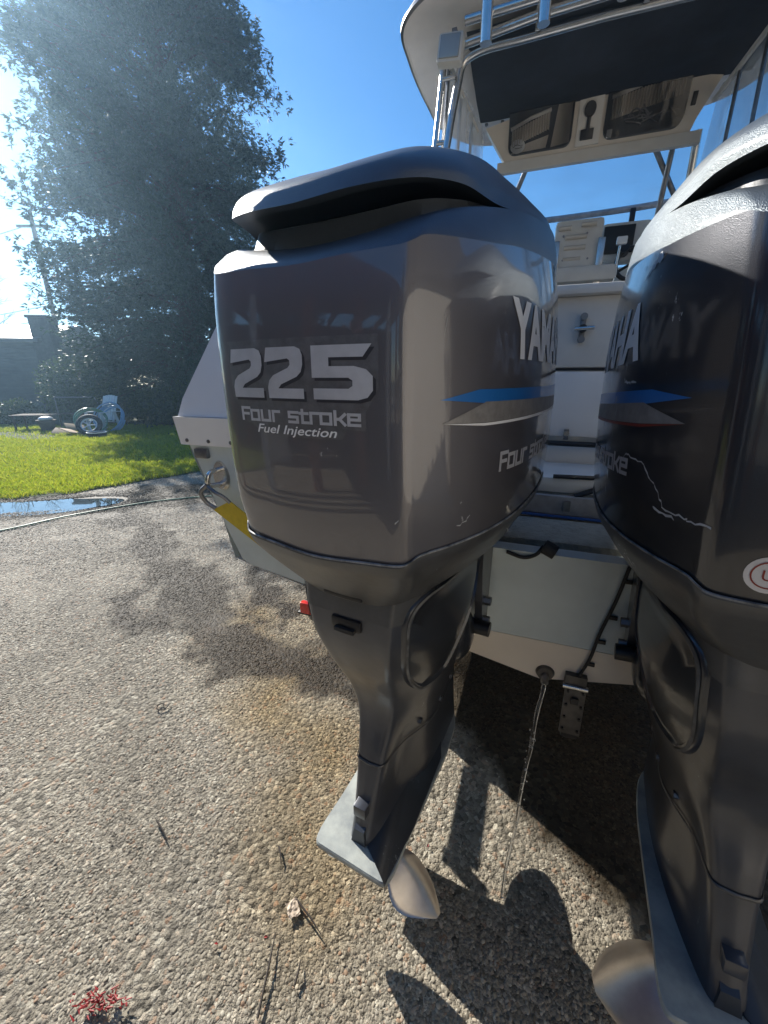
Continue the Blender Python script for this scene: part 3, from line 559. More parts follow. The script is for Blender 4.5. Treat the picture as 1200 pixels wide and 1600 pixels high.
GL = glyph_strokes()
def stroke_text(txt, h, wdt, thick):
    """list of quads in 2D"""
    quads = []; x = 0
    for c in txt:
        st, adv = GL[c]
        for s in st:
            for a, b in zip(s, s[1:]):
                A = V(x + a[0] * wdt, a[1] * h, 0); B = V(x + b[0] * wdt, b[1] * h, 0); d = (B - A).normalized(); n = V(-d.y, d.x, 0) * thick / 2; e = d * thick / 2
                k = max(1, int((B - A).length / .012)); A2 = A - e; B2 = B + e
                for j in range(k):
                    p = A2.lerp(B2, j / k); q = A2.lerp(B2, (j + 1) / k); quads.append([p - n, q - n, q + n, p + n])
        x += adv * wdt * 1.0
    return quads, x
def font_polys(txt, size, shear=0, sx=1, bold=0):
    cu = bpy.data.curves.new('t', 'FONT'); cu.body = txt; cu.size = size; cu.shear = shear; cu.offset = bold; cu.resolution_u = 3
    o = bpy.data.objects.new('t', cu); col.objects.link(o); dg = bpy.context.evaluated_depsgraph_get(); dg.update(); me = bpy.data.meshes.new_from_object(o.evaluated_get(dg))
    polys = [[V(me.vertices[i].co.x * sx, me.vertices[i].co.y, 0) for i in p.vertices] for p in me.polygons]
    bpy.data.objects.remove(o); return polys
def flat_obj(name, polys, warp, m, parent, maxlen=.012):
    bm = bmesh.new()
    for p in polys:
        vs = [bm.verts.new(q) for q in p]
        try: bm.faces.new(vs)
        except ValueError: pass
    bmesh.ops.remove_doubles(bm, verts=bm.verts[:], dist=1e-5)
    if maxlen:
        xs_ = [v.co.x for v in bm.verts]; ys_ = [v.co.y for v in bm.verts]
        for ax, lo_, hi_ in ((0, min(xs_), max(xs_)), (1, min(ys_), max(ys_))):
            k = int((hi_ - lo_) / maxlen)
            for j in range(1, k + 1):
                co = V(0, 0, 0); co[ax] = lo_ + (hi_ - lo_) * j / (k + 1); no = V(0, 0, 0); no[ax] = 1
                bmesh.ops.bisect_plane(bm, geom=bm.verts[:] + bm.edges[:] + bm.faces[:], plane_co=co, plane_no=no, dist=1e-6)
    for v in bm.verts: v.co = warp(v.co.x, v.co.y)
    bm.normal_update(); me = bpy.data.meshes.new(name); bm.to_mesh(me); bm.free()
    return link(name, me, m, parent)
outline15 = ring([(x, y, 1.5) for x, y in BODY_HALF], 8)
half15 = [p for p in outline15[:len(outline15) // 2 + 1]]
arc = [0]
for a, b in zip(half15, half15[1:]): arc.append(arc[-1] + (b - a).length)
BVH = surf_fn(body_rings)
def make_warp(side, s0, off, rot=0, z0=0, zslope=0):
    """(u,v) -> on the cowling side; side +1 starboard (u runs forward), -1 port (u runs aft)"""
    def f(u, v):
        s = s0 + u if side > 0 else s0 - u
        s = max(0, min(arc[-1] - .001, s)); x = np.interp(s, arc, [p.x for p in half15]); y = np.interp(s, arc, [p.y for p in half15])
        x2 = np.interp(min(s + .01, arc[-1]), arc, [p.x for p in half15]); y2 = np.interp(min(s + .01, arc[-1]), arc, [p.y for p in half15])
        nrm = V(y2 - y, -(x2 - x), 0).normalized(); z = z0 + v + zslope * (s - s0)
        o = V(x, y, z) + nrm * .1; hit, hn, _, _ = BVH.ray_cast(o, -nrm)
        if hit is None: hit, hn = V(x, y, z), nrm
        if hn.dot(nrm) < 0: hn = -hn
        p = hit + hn * off
        if side < 0: p.x = -p.x
        return p
    return f
def rear_warp(off):
    def f(u, v):
        u = u * 1.13 + .016; v = (v - 1.49) * 1.1 + 1.492; hit, hn, _, _ = BVH.ray_cast(V(u, -1, v), V(0, 1, 0))
        if hit is None: return V(u, -.43, v)
        if hn.y > 0: hn = -hn
        return hit + hn * off
    return f
def two_outline():
    """stylised wide numeral 2, unit height"""
    o = [(.0, .72), (.06, 1.0), (.82, 1.0), (.95, .95), (1.0, .84), (1.0, .66), (.95, .52), (.84, .43), (.42, .28), (.34, .2), (1.0, .2), (1.0, 0), (.06, 0), (.05, .22), (.10, .36), (.22, .46), (.62, .60), (.68, .66), (.68, .74), (.62, .78)]
    return o
def five_outline():
    return [(.0, 1.0), (1.18, 1.0), (1.02, .78), (.36, .78), (.36, .62), (.85, .62), (1.08, .56), (1.2, .44), (1.2, .18), (1.1, .05), (.92, 0), (.02, 0), (.02, .21), (.74, .21), (.82, .26), (.82, .36), (.74, .41), (.0, .41)]
def poly_tris(o, x, y, s, sx=1):
    """triangulated polygon"""
    bm = bmesh.new(); f = bm.faces.new([bm.verts.new((x + p[0] * s * sx, y + p[1] * s, 0)) for p in o]); bmesh.ops.triangulate(bm, faces=[f]); r = [[v.co.copy() for v in f.verts] for f in bm.faces]; bm.free(); return r
def blade_bm(bm, ang, hand, chord=60, ex=.9):
    nr, nc = 10, 12; cx = .0; sheets = []
    for sgn in (1, -1):
        g = []
        for i in range(nr + 1):
            t = i / nr; r = .036 + (.208 - .036) * t; wdeg = math.radians(chord * math.sin(math.pi * (.24 + t * .74)) ** ex + 3); row = []
            sk = math.radians(10) * t * t
            for j in range(nc + 1):
                s = j / nc - .5; th = ang + hand * (s * wdeg * 1.25 + sk); y = -.185 - s * wdeg * .10 - .025 * t + .018 * math.cos(math.pi * s * 1.6) * math.sin(math.pi * t)
                tk = .0045 * (1 - .75 * t) * (1 - (2 * s) ** 4) * sgn
                row.append(bm.verts.new((r * math.cos(th), y + tk, .2 + r * math.sin(th))))
            g.append(row)
        sheets.append(g)
        for i in range(nr):
            for j in range(nc):
                q = (g[i][j], g[i][j + 1], g[i + 1][j + 1], g[i + 1][j]); bm.faces.new(q if sgn > 0 else q[::-1])
    a, b = sheets
    for i in range(nr):
        bm.faces.new((a[i][0], a[i + 1][0], b[i + 1][0], b[i][0])); bm.faces.new((a[i][nc], b[i][nc], b[i + 1][nc], a[i + 1][nc]))
    for j in range(nc): bm.faces.new((a[nr][j], a[nr][j + 1], b[nr][j + 1], b[nr][j]))
def outboard(loc, yaw, label, dark, phase, hand, pvec=0):
    root = empty('outboard_motor', loc, -yaw, label, 'outboard motor', 'pair of outboard motors on the boat transom')
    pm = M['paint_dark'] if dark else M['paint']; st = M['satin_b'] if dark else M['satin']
    bm = bmesh.new(); skin_rings(bm, body_rings); cowl = done('cowling', bm, pm, root, 40)
    # shoulder band between the body and the intake mouth
    top = body_keys[-1]; bt = ring(BT); mid = [a.lerp(b, .06) + V(0, 0, .004) for a, b in zip(top, bt)]; m2 = [a.lerp(b, .55) + V(0, 0, .006) for a, b in zip(top, bt)]
    bm = bmesh.new(); inner = [V(p.x * .97, (p.y + .02) * .97 - .02, p.z - .01) for p in bt]
    skin_rings(bm, [top, mid, m2, bt, inner]); band = done('shoulder_band', bm, st, root, 30)
    # intake mouth: dark recess
    bm = bmesh.new(); rr = [[V(p.x * k, (p.y + .02) * k - .02, z0 + (p.z - z0) * k2) for p in bt] for k, z0, k2 in ((.967, 1.70, .93), (.945, 1.698, .8), (.925, 1.712, .8), (.90, 1.745, .5), (.6, 1.77, .2))]
    skin_rings(bm, rr, False, True); done('intake_mouth', bm, M['mouth'], root, 50)
    # top cap
    keys = [ring(k) for k in (CL, CM, C1, C2, C3, C4)]
    under = [V(p.x * .93, (p.y + .02) * .92 - .02, p.z + .006) for p in keys[0]]; under2 = [V(p.x * .6, (p.y + .02) * .6 - .02, 1.775) for p in keys[0]]
    bm = bmesh.new(); up_ = vert_interp(keys, 4)
    skin_rings(bm, [under2, under] + up_, True, True); cap = done('top_cap', bm, st, root, 30)
    # skirt
    bm = bmesh.new(); sk = [ring(s) for s in SK] + [ring(SK3)]
    lip = [V(p.x * 1.003, (p.y + .02) * 1.003 - .02, p.z - .0005) for p in sk[0]]; lip2 = [V(p.x * 1.001, (p.y + .02) * 1.001 - .02, p.z - .004) for p in lip]
    s3b = [V(p.x * .93, (p.y + .02) * .93 - .02, p.z - .006) for p in sk[3]]
    skin_rings(bm, [sk[0], lip, lip2] + vert_interp(sk[1:], 4) + [s3b], False, True); skirt = done('lower_cowling', bm, M['skirt'], root, 28)
    bm = bmesh.new(); skin_rings(bm, [[V(p.x * k, (p.y + .02) * k - .02, p.z + dz) for p in sk[0]] for k, dz in ((1.0, .0015), (1.006, .0005), (1.006, -.0018), (1.0, -.003))]); done('cowl_seam', bm, M['edgewear'], skirt, 60)
    bm = bmesh.new()
    latch = box('latch_recess', (0, -.330, 1.112), (.085, .012, .013), M['black'], skirt, .004)
    # midsection casing
    def mid_ring(z, rw, ry, cx, cy, sw, sy, fw, fy):
        return ring([(0, ry - .004, z), (rw * .6, ry - .002, z), (rw, ry, z), (rw + .008, ry + .008, z), (cx, cy, z), (sw, sy, z), (sw, (sy + fy) / 2, z), (fw, fy - .02, z), (fw * .5, fy, z), (0, fy, z)], 5)
    keys = [mid_ring(1.135, .098, -.312, .145, -.24, .165, -.12, .11, .14), mid_ring(1.08, .094, -.318, .138, -.24, .16, -.12, .11, .14), mid_ring(1.0, .086, -.312, .130, -.24, .165, -.12, .11, .14), mid_ring(.9, .072, -.275, .115, -.21, .150, -.11, .1, .13),
            mid_ring(.80, .056, -.228, .096, -.17, .132, -.09, .11, .15), mid_ring(.72, .043, -.214, .078, -.15, .110, -.06, .09, .17), mid_ring(.62, .030, -.238, .050, -.15, .086, -.05, .075, .19), mid_ring(.53, .023, -.262, .040, -.16, .078, -.04, .07, .22), mid_ring(.44, .020, -.285, .045, -.17, .080, -.03, .07, .24), mid_ring(.392, .020, -.300, .06, -.18, .082, -.02, .07, .25)]
    bm = bmesh.new(); mr = vert_interp(keys, 5); skin_rings(bm, mr, True, True); midc = done('midsection', bm, M['leg'], root, 24)
    MB = surf_fn(mr)
    # joint line and bolts where the lower unit meets the leg
    jr = mid_ring(.60, .029, -.242, .049, -.151, .085, -.049, .074, .194); skin = [[V(p.x * k, p.y * k, z) for p in jr] for k, z in ((1.012, .604), (1.022, .602), (1.022, .598), (1.012, .596))]
    bm = bmesh.new(); skin_rings(bm, skin); done('joint_line', bm, M['skirt'], root, 60)
    for s in (-1, 1):
        for yb in (-.10, .0, .10):
            hb = MB.ray_cast(V(s * .5, yb, .635), V(-s, 0, 0))[0]
            if hb is not None: tube('casing_bolt', [hb - V(s * .004, 0, 0), hb + V(s * .006, 0, 0)], .0085, M['dull_metal'], root, 6)
    # seam collar between upper and lower casing
    bm = bmesh.new(); k0 = [V(p.x * 1.012, p.y * 1.01, p.z) for p in keys[0]]; k1 = [V(p.x * 1.012, p.y * 1.008, p.z) for p in vert_interp(keys[:3], 4)[5]]
    skin_rings(bm, [k0, k1, [V(p.x * .97, p.y * .97, p.z) for p in k1]]); done('upper_collar', bm, M['skirt'], root, 28)
    ex_ = box('exhaust_outlet', (0, -.319, 1.043), (.068, .018, .026), M['black'], root, .006)
    bm = bmesh.new(); add_box(bm, (0, -.329, 1.033), (.044, .012, .008)); done('outlet_lip', bm, M['rubber'], ex_, 30)
    # side covers: glossy shells standing off the casing
    for s in (1, -1):
        out2 = [(-.205, 1.122), (-.262, 1.112), (-.294, 1.078), (-.290, 1.00), (-.252, .90), (-.206, .835), (-.180, .815), (-.155, .82), (-.130, .85), (-.10, .92), (-.06, 1.0), (-.01, 1.06), (.02, 1.10), (-.06, 1.125)]
        sp2 = spline([(a, b, 0) for a, b in out2], 5, True); cen = V(-.17, .98, 0)
        def onsurf(q, off):
            hit, hn, _, _ = MB.ray_cast(V(.6, q.x - .25 * (.6 - .14) * .0, q.y), V(-1, 0, 0))
            x = hit.x if hit is not None else .05
            return V((max(x, .03) + off) * s, q.x, q.y)
        levels = [(1.0, -.01), (1.0, .004), (.975, .010), (.93, .011), (.90, .006), (.70, .010), (.4, .014), (.15, .016)]
        bm = bmesh.new(); skin_rings(bm, [[onsurf(cen + (p - cen) * k, o_) for p in sp2] for k, o_ in levels], False, True)
        mc = done('side_cover', bm, M['cover'], root, 60)
        bm = bmesh.new(); skin_rings(bm, [[onsurf(cen + (p - cen) * k, o_) for p in sp2[6 * 1:6 * 5]] for k, o_ in ((.992, .0115), (.94, .0135))][0:2] if False else [[onsurf(cen + (p - cen) * 1.0, .0118) for p in sp2], [onsurf(cen + (p - cen) * .965, .0125) for p in sp2]]); done('worn_rim', bm, M['rimwear'], mc, 60)
        # lower mount boss
        bm = bmesh.new(); bmesh.ops.create_uvsphere(bm, u_segments=20, v_segments=12, radius=1, matrix=Matrix.Translation((s * .125, .03, .845)) @ Matrix.Diagonal((.04, .062, .078, 1))); done('mount_boss', bm, M['cover'], root, 60)
    # anti-ventilation plate
    half = [(0, -.352), (.07, -.352), (.094, -.350), (.104, -.335), (.106, -.22), (.108, -.05), (.106, .08), (.088, .19), (.04, .26), (0, .268)]
    def pr(z, k=1, dz=0): return ring([(x * k, (y + .05) * k - .05, z + (.0)) for x, y in half], 5)
    bm = bmesh.new(); skin_rings(bm, [pr(.375, .97), pr(.378, 1), pr(.388, 1), pr(.392, .99)], True, True); done('anti_ventilation_plate', bm, M['plate'], root, 35)
    bm = bmesh.new()
    for f_ in ([(-.020, -.305, .392), (.020, -.305, .392), (.020, -.15, .392), (-.020, -.15, .392), (-.014, -.30, .43), (.014, -.30, .43), (.016, -.15, .50), (-.016, -.15, .50)],):
        vv = [bm.verts.new(p) for p in f_]
        for q in ((0, 1, 5, 4), (1, 2, 6, 5), (2, 3, 7, 6), (3, 0, 4, 7), (4, 5, 6, 7)): bm.faces.new([vv[i] for i in q])
    done('plate_ridge', bm, M['plate_dark'], root, 30, .004)
    box('trim_tab_plug', (0, -.272, .488), (.034, .05, .034), M['leg'], root, .004)
    # dark sheet painting the shade on the plate's starboard half
    bm = bmesh.new()
    prof = [(.024, -.30, .394), (.10, -.352, .3925), (.108, -.20, .394), (.10, .02, .396), (.066, .10, .43), (.035, -.1, .50), (.022, -.24, .44)]
    for s in (1,):
        vv = [bm.verts.new((x * s, y, z + .002)) for x, y, z in prof]; c = bm.verts.new((.055 * s, -.12, .435))
        for i in range(len(vv)): bm.faces.new((vv[i], vv[(i + 1) % len(vv)], c))
        lowv = [bm.verts.new((x * s, y, .388)) for x, y, z in prof]
        for i in range(len(vv)): bm.faces.new((vv[i], lowv[i], lowv[(i + 1) % len(vv)], vv[(i + 1) % len(vv)]))
    done('plate_shade', bm, M['plate_dark'], root, 60)
    # gearcase: strut, torpedo, skeg
    bm = bmesh.new()
    def foil(z, w_, ya, yf): return [V(w_ * math.sin(math.pi * t) * (1 if k < 12 else -1), ya + (yf - ya) * (t if k < 12 else t), z) for k, t in [(k, (k / 12 if k < 12 else (24 - k) / 12)) for k in range(24)]]
    skin_rings(bm, [foil(.37, .05, -.20, .2), foil(.30, .042, -.17, .2), foil(.22, .04, -.14, .22), foil(.2, .045, -.12, .22)], True, True); done('gearcase_strut', bm, M['plate_dark'], root, 60)
    bm = bmesh.new(); rr = [(.33, .004), (.315, .022), (.28, .040), (.22, .053), (.12, .058), (0, .058), (-.08, .056), (-.13, .050)]
    skin_rings(bm, [[V(r * math.cos(a), y, .2 + r * math.sin(a)) for a in [2 * math.pi * k / 24 for k in range(24)]] for y, r in rr], True, True); done('gearcase', bm, M['leg'], root, 60)
    bm = bmesh.new(); skin_rings(bm, [foil(.16, .012, -.13, .16), foil(.06, .008, -.16, .08), foil(-.03, .005, -.17, .02)], True, True); done('skeg', bm, M['leg'], root, 40)
    pr_ = bpy.data.objects.new('propeller', None)
    bm = bmesh.new(); rr = [(-.132, .046), (-.17, .046), (-.225, .048), (-.238, .050), (-.238, .042), (-.17, .038)]
    skin_rings(bm, [[V(r * math.cos(a), y, .2 + r * math.sin(a)) for a in [2 * math.pi * k / 28 for k in range(28)]] for y, r in rr], True, True); hub = done('propeller_hub', bm, M['leg'], root, 40)
    for k in range(3):
        bm = bmesh.new(); blade_bm(bm, phase + k * 2 * math.pi / 3, hand, 64 if dark else 46, .9 if dark else 1.25); done('propeller_blade', bm, M['steel'], root, 60)
    # transom clamp brackets and swivel
    for s in (-1, 1):
        bm = bmesh.new(); pf = [(.02, 1.19), (.13, 1.19), (.13, .84), (.105, .82), (.07, .88), (.03, 1.04)]
        a = [bm.verts.new((s * .155, y, z)) for y, z in pf]; b = [bm.verts.new((s * .175, y, z)) for y, z in pf]; n = len(pf)
        bm.faces.new(a); bm.faces.new(b[::-1])
        for i in range(n): bm.faces.new((a[i], b[i], b[(i + 1) % n], a[(i + 1) % n]))
        br = done('clamp_bracket', bm, M['leg'], root, 30, .003)
        for z in (.87, .93, 1.12): tube('mounting_bolt', [(s * .15, .085, z), (s * .192, .085, z)], .012, M['dull_metal'], br, 6)
        tube('swivel_pin', [(s * .13, .06, .86), (s * .2, .06, .86)], .02, M['black'], br, 12)
    box('swivel_bracket', (0, .10, 1.02), (.14, .12, .34), M['leg'], root, .02)
    tube('trim_ram', [(0, .11, .80), (0, .07, .95)], .022, M['dull_metal'], root)
    # --- decals: rear badge
    bgp = [(-.132, 1.548), (.098, 1.548), (.099, 1.535), (.099, 1.49), (.083, 1.462), (.083, 1.440), (.058, 1.440), (.050, 1.428), (-.018, 1.426), (-.085, 1.433), (-.098, 1.442), (-.115, 1.442), (-.118, 1.462), (-.130, 1.478)]
    yo = -.004
    badge = flat_obj('rear_badge', poly_tris([(x, y + yo) for x, y in bgp], 0, 0, 1), rear_warp(.0006), M['decal_bg'], cowl)
    hh = .062; bz = 1.476 + yo
    for dx, dz, mm, off, nm in ((.0035, -.0035, M['decal_dark'], .0010, 'numeral_shadow'), (0, 0, M['silver'], .0014, 'numeral')):
        for o_, x_ in ((two_outline(), -.128), (two_outline(), -.062), (five_outline(), .012)):
            flat_obj(nm, poly_tris(o_, x_ + dx, bz + dz, hh, .98 if o_[0][1] != 1.0 else 1.08), rear_warp(off), mm, badge)
    q, wd = stroke_text('FOUR STROKE', .0155, .0150, .0036)
    sx_ = .193 / wd
    flat_obj('lettering', [[V(-.113 + p.x * sx_, 1.4465 + yo + p.y, 0) for p in f] for f in q], rear_warp(.0014), M['silver'], badge, 0)
    ps = font_polys('Fuel Injection', .0165, .3, 1.0, .0002); mxx = max(p.x for f in ps for p in f)
    flat_obj('lettering', [[V(-.088 + p.x * .132 / mxx, 1.430 + yo + p.y, 0) for p in f] for f in ps], rear_warp(.0016), M['whitedecal'], badge, 0)
    # side decals
    for side in (1, -1):
        s_tail = .232
        ps = font_polys('YAMAHA', .105, 0, .62, .0042); x0 = min(p.x for f in ps for p in f); x1 = max(p.x for f in ps for p in f); L = .45; k = L / (x1 - x0); y1 = max(p.y for f in ps for p in f)
        s0 = .365 if side > 0 else .345 + L - .01
        flat_obj('lettering', [[V((p.x - x0) * k, p.y * .080 / y1, 0) for p in f] for f in ps], make_warp(side, s0, .0012, z0=1.532), M['whitedecal'], cowl)
        def strip(pts, z0, m_, nm, off):
            sgn = 1
            P2 = [(s - .2, z) for s, z in pts]
            pl_ = poly_tris(P2 if side > 0 else [(-a, b) for a, b in P2], 0, 0, 1); flat_obj(nm, pl_, make_warp(side, .2, off, z0=z0), m_, cowl)
        strip([(.215, .0), (.285, .013), (.80, .014), (.80, -.010), (.30, -.006)], 1.472, M['blue'], 'blue_stripe', .0008)
        strip([(.22, -.035), (.30, -.008), (.80, -.012), (.80, -.034), (.30, -.037)], 1.476, M['greydecal'], 'grey_stripe', .0010)
        strip([(.22, -.0355), (.30, -.0378), (.80, -.0345), (.80, -.041), (.30, -.0415)], 1.476, M['maroon'] if dark else M['whitedecal'], 'pinstripe', .0008)
        q, wd = stroke_text('FOUR STROKE', .026, .024, .006); L2 = .30; k = L2 / wd
        flat_obj('lettering', [[V(p.x * k, p.y, 0) for p in f] for f in q], make_warp(side, .35 if side > 0 else .35 + L2 - .03, .0012, z0=1.362), M['silver'], cowl, 0)
    return root, cowl
m1, cowl1 = outboard(O1, PSI, 'nearer left outboard motor with the numerals 225 on its grey glossy rear', False, R(-14), -1)
SEP = .685; O2 = O1 + V(SEP * math.cos(PB), -SEP * math.sin(PB), 0)
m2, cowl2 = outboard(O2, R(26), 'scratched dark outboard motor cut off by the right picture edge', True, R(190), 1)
_P = Matrix.Translation(O2) @ Matrix.Rotation(-R(26), 4, 'Z') @ Matrix.Translation((0, .08, 1.15)) @ Matrix.Rotation(R(-2.5), 4, 'X') @ Matrix.Rotation(R(-4), 4, 'Y') @ Matrix.Translation((0, -.08, -1.15))
m2.location = _P.to_translation(); m2.rotation_euler = _P.to_euler()
# gouges and the round maker sticker on the right motor's port side
def jag(pts, wd, seed):
    r = random.Random(seed); out = []
    for a, b in zip(pts, pts[1:]):
        A = V(*a, 0); B = V(*b, 0); n = max(2, int((B - A).length / .006)); prev = None
        for k in range(n + 1):
            p = A.lerp(B, k / n) + V(r.uniform(-.0022, .0022), r.uniform(-.0022, .0022), 0); ww = wd * r.uniform(.3, 1.2); c = (p + V(0, ww / 2, 0), p - V(0, ww / 2, 0))
            if prev: out.append([prev[1], c[1], c[0], prev[0]])
            prev = c
    return out
for pts, wd in (([(.0, .0), (.03, .012), (.07, .006), (.10, -.022), (.12, -.05), (.16, -.058), (.19, -.058)], .0028), ([(-.02, .155), (-.018, .12), (.01, .118), (.03, .117)], .0035), ([(-.055, -.02), (-.05, -.035)], .012), ([(-.04, .10), (-.04, .07), (-.047, .03)], .005), ([(.10, -.055), (.14, -.062)], .004), ([(-.01, .262), (.02, .278), (.045, .282)], .014), ([(-.035, .275), (-.033, .285)], .006), ([(-.05, .085), (-.048, .095)], .014), ([(-.06, -.05), (-.055, -.07)], .003)):
    flat_obj('scrape', [[V(p.x, p.y, 0) for p in f] for f in jag(pts, wd, len(pts))], make_warp(-1, .36, .0010, z0=1.38), M['scuff'], cowl2, 0)
bm = bmesh.new()
def disc(r, n=28): return [[V(0, 0, 0), V(r * math.cos(2 * math.pi * k / n), r * math.sin(2 * math.pi * k / n), 0), V(r * math.cos(2 * math.pi * (k + 1) / n), r * math.sin(2 * math.pi * (k + 1) / n), 0)] for k in range(n)]
bm.free()
for pts, wd in (([(.30, -.02), (.31, -.03)], .004), ([(.05, .035), (.058, .038)], .003), ([(.16, .015), (.18, .02), (.185, .03)], .0025), ([(.12, .30), (.118, .28)], .002)):
    flat_obj('scrape', [[V(p.x, p.y, 0) for p in f] for f in jag(pts, wd, int(wd * 9999))], make_warp(1, .1, .0010, z0=1.27), M['scuff'], cowl1, 0)
sticker = flat_obj('round_sticker', disc(.024), make_warp(-1, .105, .0008, z0=1.27), M['silver'], cowl2, 0)
flat_obj('sticker_print', [[V(.018 * math.cos(a + d), .018 * math.sin(a + d), 0) * q for d, q in ((0, 1), (.2, 1), (.2, .9), (0, .9))] for a in [k * .2 for k in range(32)]] + [[V(p.x * 1 - .008, p.y - .007, 0) for p in f] for f in font_polys('U', .02)], make_warp(-1, .105, .0012, z0=1.27), M['maroon'], sticker, 0)

# ------------------------------------------------------------------ boat
K = (.47, 1.0)
boat = empty('boat', (*K, 0), -PB, 'white and pale blue sport fishing boat with hardtop, seen from behind its transom', 'boat')
RAKE = .13
def ty(z): return -(z - .64) * RAKE
def hull():
    bmb, bms = bmesh.new(), bmesh.new()
    st = [(0, 1, 0, 0), (1.5, 1.02, 0, .02), (3.2, 1.0, .02, .10), (4.6, .82, .08, .22), (5.8, .5, .25, .36), (6.8, .06, .62, .5)]
    def sec(s):
        y, k, kz, dz = s; kw = k
        return [(0, .64 + kz), (.52 * kw, .755 + kz * .9), (1.00 * kw, .865 + kz * .7), (1.06 * kw, .885 + kz * .7), (1.075 * kw, 1.03 + dz * .6), (1.135 * kw + .02 * (1 - kw), 1.25 + dz), (1.15 * kw + .06 * (1 - kw), 1.335 + dz)]
    secs = [(s[0], sec(s)) for s in st]
    for sgn in (1, -1):
        for bmx, a, b in ((bmb, 0, 3), (bms, 3, 6)):
            rows = []
            for y, q in secs: rows.append([bmx.verts.new((sgn * x, y + (ty(z) if y == 0 else 0), z)) for x, z in q[a:b + 1]])
            for r1, r2 in zip(rows, rows[1:]):
                for i in range(len(r1) - 1): bmx.faces.new((r1[i], r1[i + 1], r2[i + 1], r2[i]))
    for b_ in (bmb, bms): bmesh.ops.remove_doubles(b_, verts=b_.verts[:], dist=1e-4)
    done('hull_bottom', bmb, M['bottom'], boat, 40); done('hull_side', bms, M['bluehull'], boat, 60)
hull()
def slab(name, pts, m, thick=.04, bevel=.004):
    """transom-parallel slab from (x,z) outline"""
    bm = bmesh.new(); a = [bm.verts.new((x, ty(z), z)) for x, z in pts]; b = [bm.verts.new((x, ty(z) + thick, z)) for x, z in pts]; n = len(pts)
    bm.faces.new(a); bm.faces.new(b[::-1])
    for i in range(n): bm.faces.new((a[i], b[i], b[(i + 1) % n], a[(i + 1) % n]))
    return done(name, bm, m, boat, 30, bevel)
slab('transom_bottom', [(-.575, .780), (-.52, .752), (0, .636), (.52, .752), (.575, .780)], M['bottom'], .04, .003)
slab('transom', [(-1.03, .885), (-1.0, .865), (-.575, .7815), (.575, .7815), (1.0, .865), (1.03, .885), (1.075, 1.03), (1.125, 1.25), (1.14, 1.295), (.80, 1.295), (.72, 1.065), (-.72, 1.065), (-.80, 1.295), (-1.14, 1.295), (-1.125, 1.25), (-1.075, 1.03)], M['bluehull'], .05)
for s in (-1, 1):   # quarter pieces: moulded lip, sloping white coaming
    bm = bmesh.new()
    def qp(z, x, y): return bm.verts.new((s * x, y, z))
    A = [qp(1.297, 1.16, -.10), qp(1.297, .80, -.10), qp(1.385, .80, -.112), qp(1.385, 1.165, -.112)]; Bk = [qp(1.297, 1.16, .5), qp(1.297, .80, .5), qp(1.385, .80, .5), qp(1.385, 1.165, .5)]
    for q in ((0, 1, 2, 3), (0, 4, 5, 1), (1, 5, 6, 2), (2, 6, 7, 3), (3, 7, 4, 0), (4, 7, 6, 5)): bm.faces.new([(A + Bk)[i] for i in q])
    done('moulded_lip', bm, M['white'], boat, 30, .008)
    bm = bmesh.new(); pf = [(-.10, 1.386), (-.085, 1.44), (.0, 1.73), (.05, 1.75), (3.6, 1.80), (3.6, 1.386)]
    xo = [1.155, 1.14, .985, .965, .97, 1.15]; a = [bm.verts.new((s * x, y, z)) for x, (y, z) in zip(xo, pf)]; b = [bm.verts.new((s * .86, y, z)) for y, z in pf]; n = len(pf)
    bm.faces.new(a); bm.faces.new(b[::-1])
    for i in range(n): bm.faces.new((a[i], b[i], b[(i + 1) % n], a[(i + 1) % n]))
    done('coaming', bm, M['white'], boat, 30, .018, 3)
    tube('rub_rail', [(s * 1.158, -.06, 1.312), (s * 1.19, 1.5, 1.335), (s * 1.19, 3.2, 1.42), (s * 1.06, 4.6, 1.55), (s * .66, 5.8, 1.7), (s * .1, 6.8, 1.84)], .022, M['rubber'], boat, 8)
# rivets along the lip, tie-down eye, small fitting
for k in range(5): tube('rivet', [(-1.13 + k * .085, -.100, 1.312), (-1.13 + k * .085, -.1045, 1.312)], .006, M['dull_metal'], boat, 8)
eye = empty('x'); bpy.data.objects.remove(eye)
bm = bmesh.new(); bmesh.ops.create_cone(bm, cap_ends=True, segments=24, radius1=.042, radius2=.036, depth=.012, matrix=Matrix.Translation((-1.035, ty(1.20) - .006, 1.20)) @ Matrix.Rotation(R(90), 4, 'X') @ Matrix.Diagonal((.72, 1.25, 1, 1))); ep = done('stern_eye', bm, M['tube'], boat, 30)
tube('eye_loop', spline([(-1.035, ty(1.22) - .01, 1.22), (-1.037, ty(1.22) - .05, 1.215), (-1.045, ty(1.2) - .055, 1.18), (-1.037, ty(1.2) - .01, 1.17)], 5), .008, M['tube'], ep, 8)
box('corner_fitting', (-1.09, ty(1.27) - .007, 1.27), (.052, .018, .032), M['dull_metal'], boat, .006)
# motor well: ledge, riser board, inner well
box('well_ledge', (0, .155, 1.045), (1.42, .21, .035), M['nonskid'], boat, .006)
box('riser_board', (0, .285, 1.105), (1.42, .022, .062), M['weathered'], boat, .004)
box('blue_trim', (0, .270, 1.0685), (1.42, .006, .008), M['blueline'], boat, .001)
box('riser_hinge', (.03, .270, 1.105), (.022, .008, .035), M['dull_metal'], boat, .002)
box('well_wall', (0, .44, 1.165), (1.45, .28, .055), M['white'], boat, .02)
box('deck_inner', (0, 2.4, .99), (1.9, 3.9, .03), M['nonskid'], boat, .004)
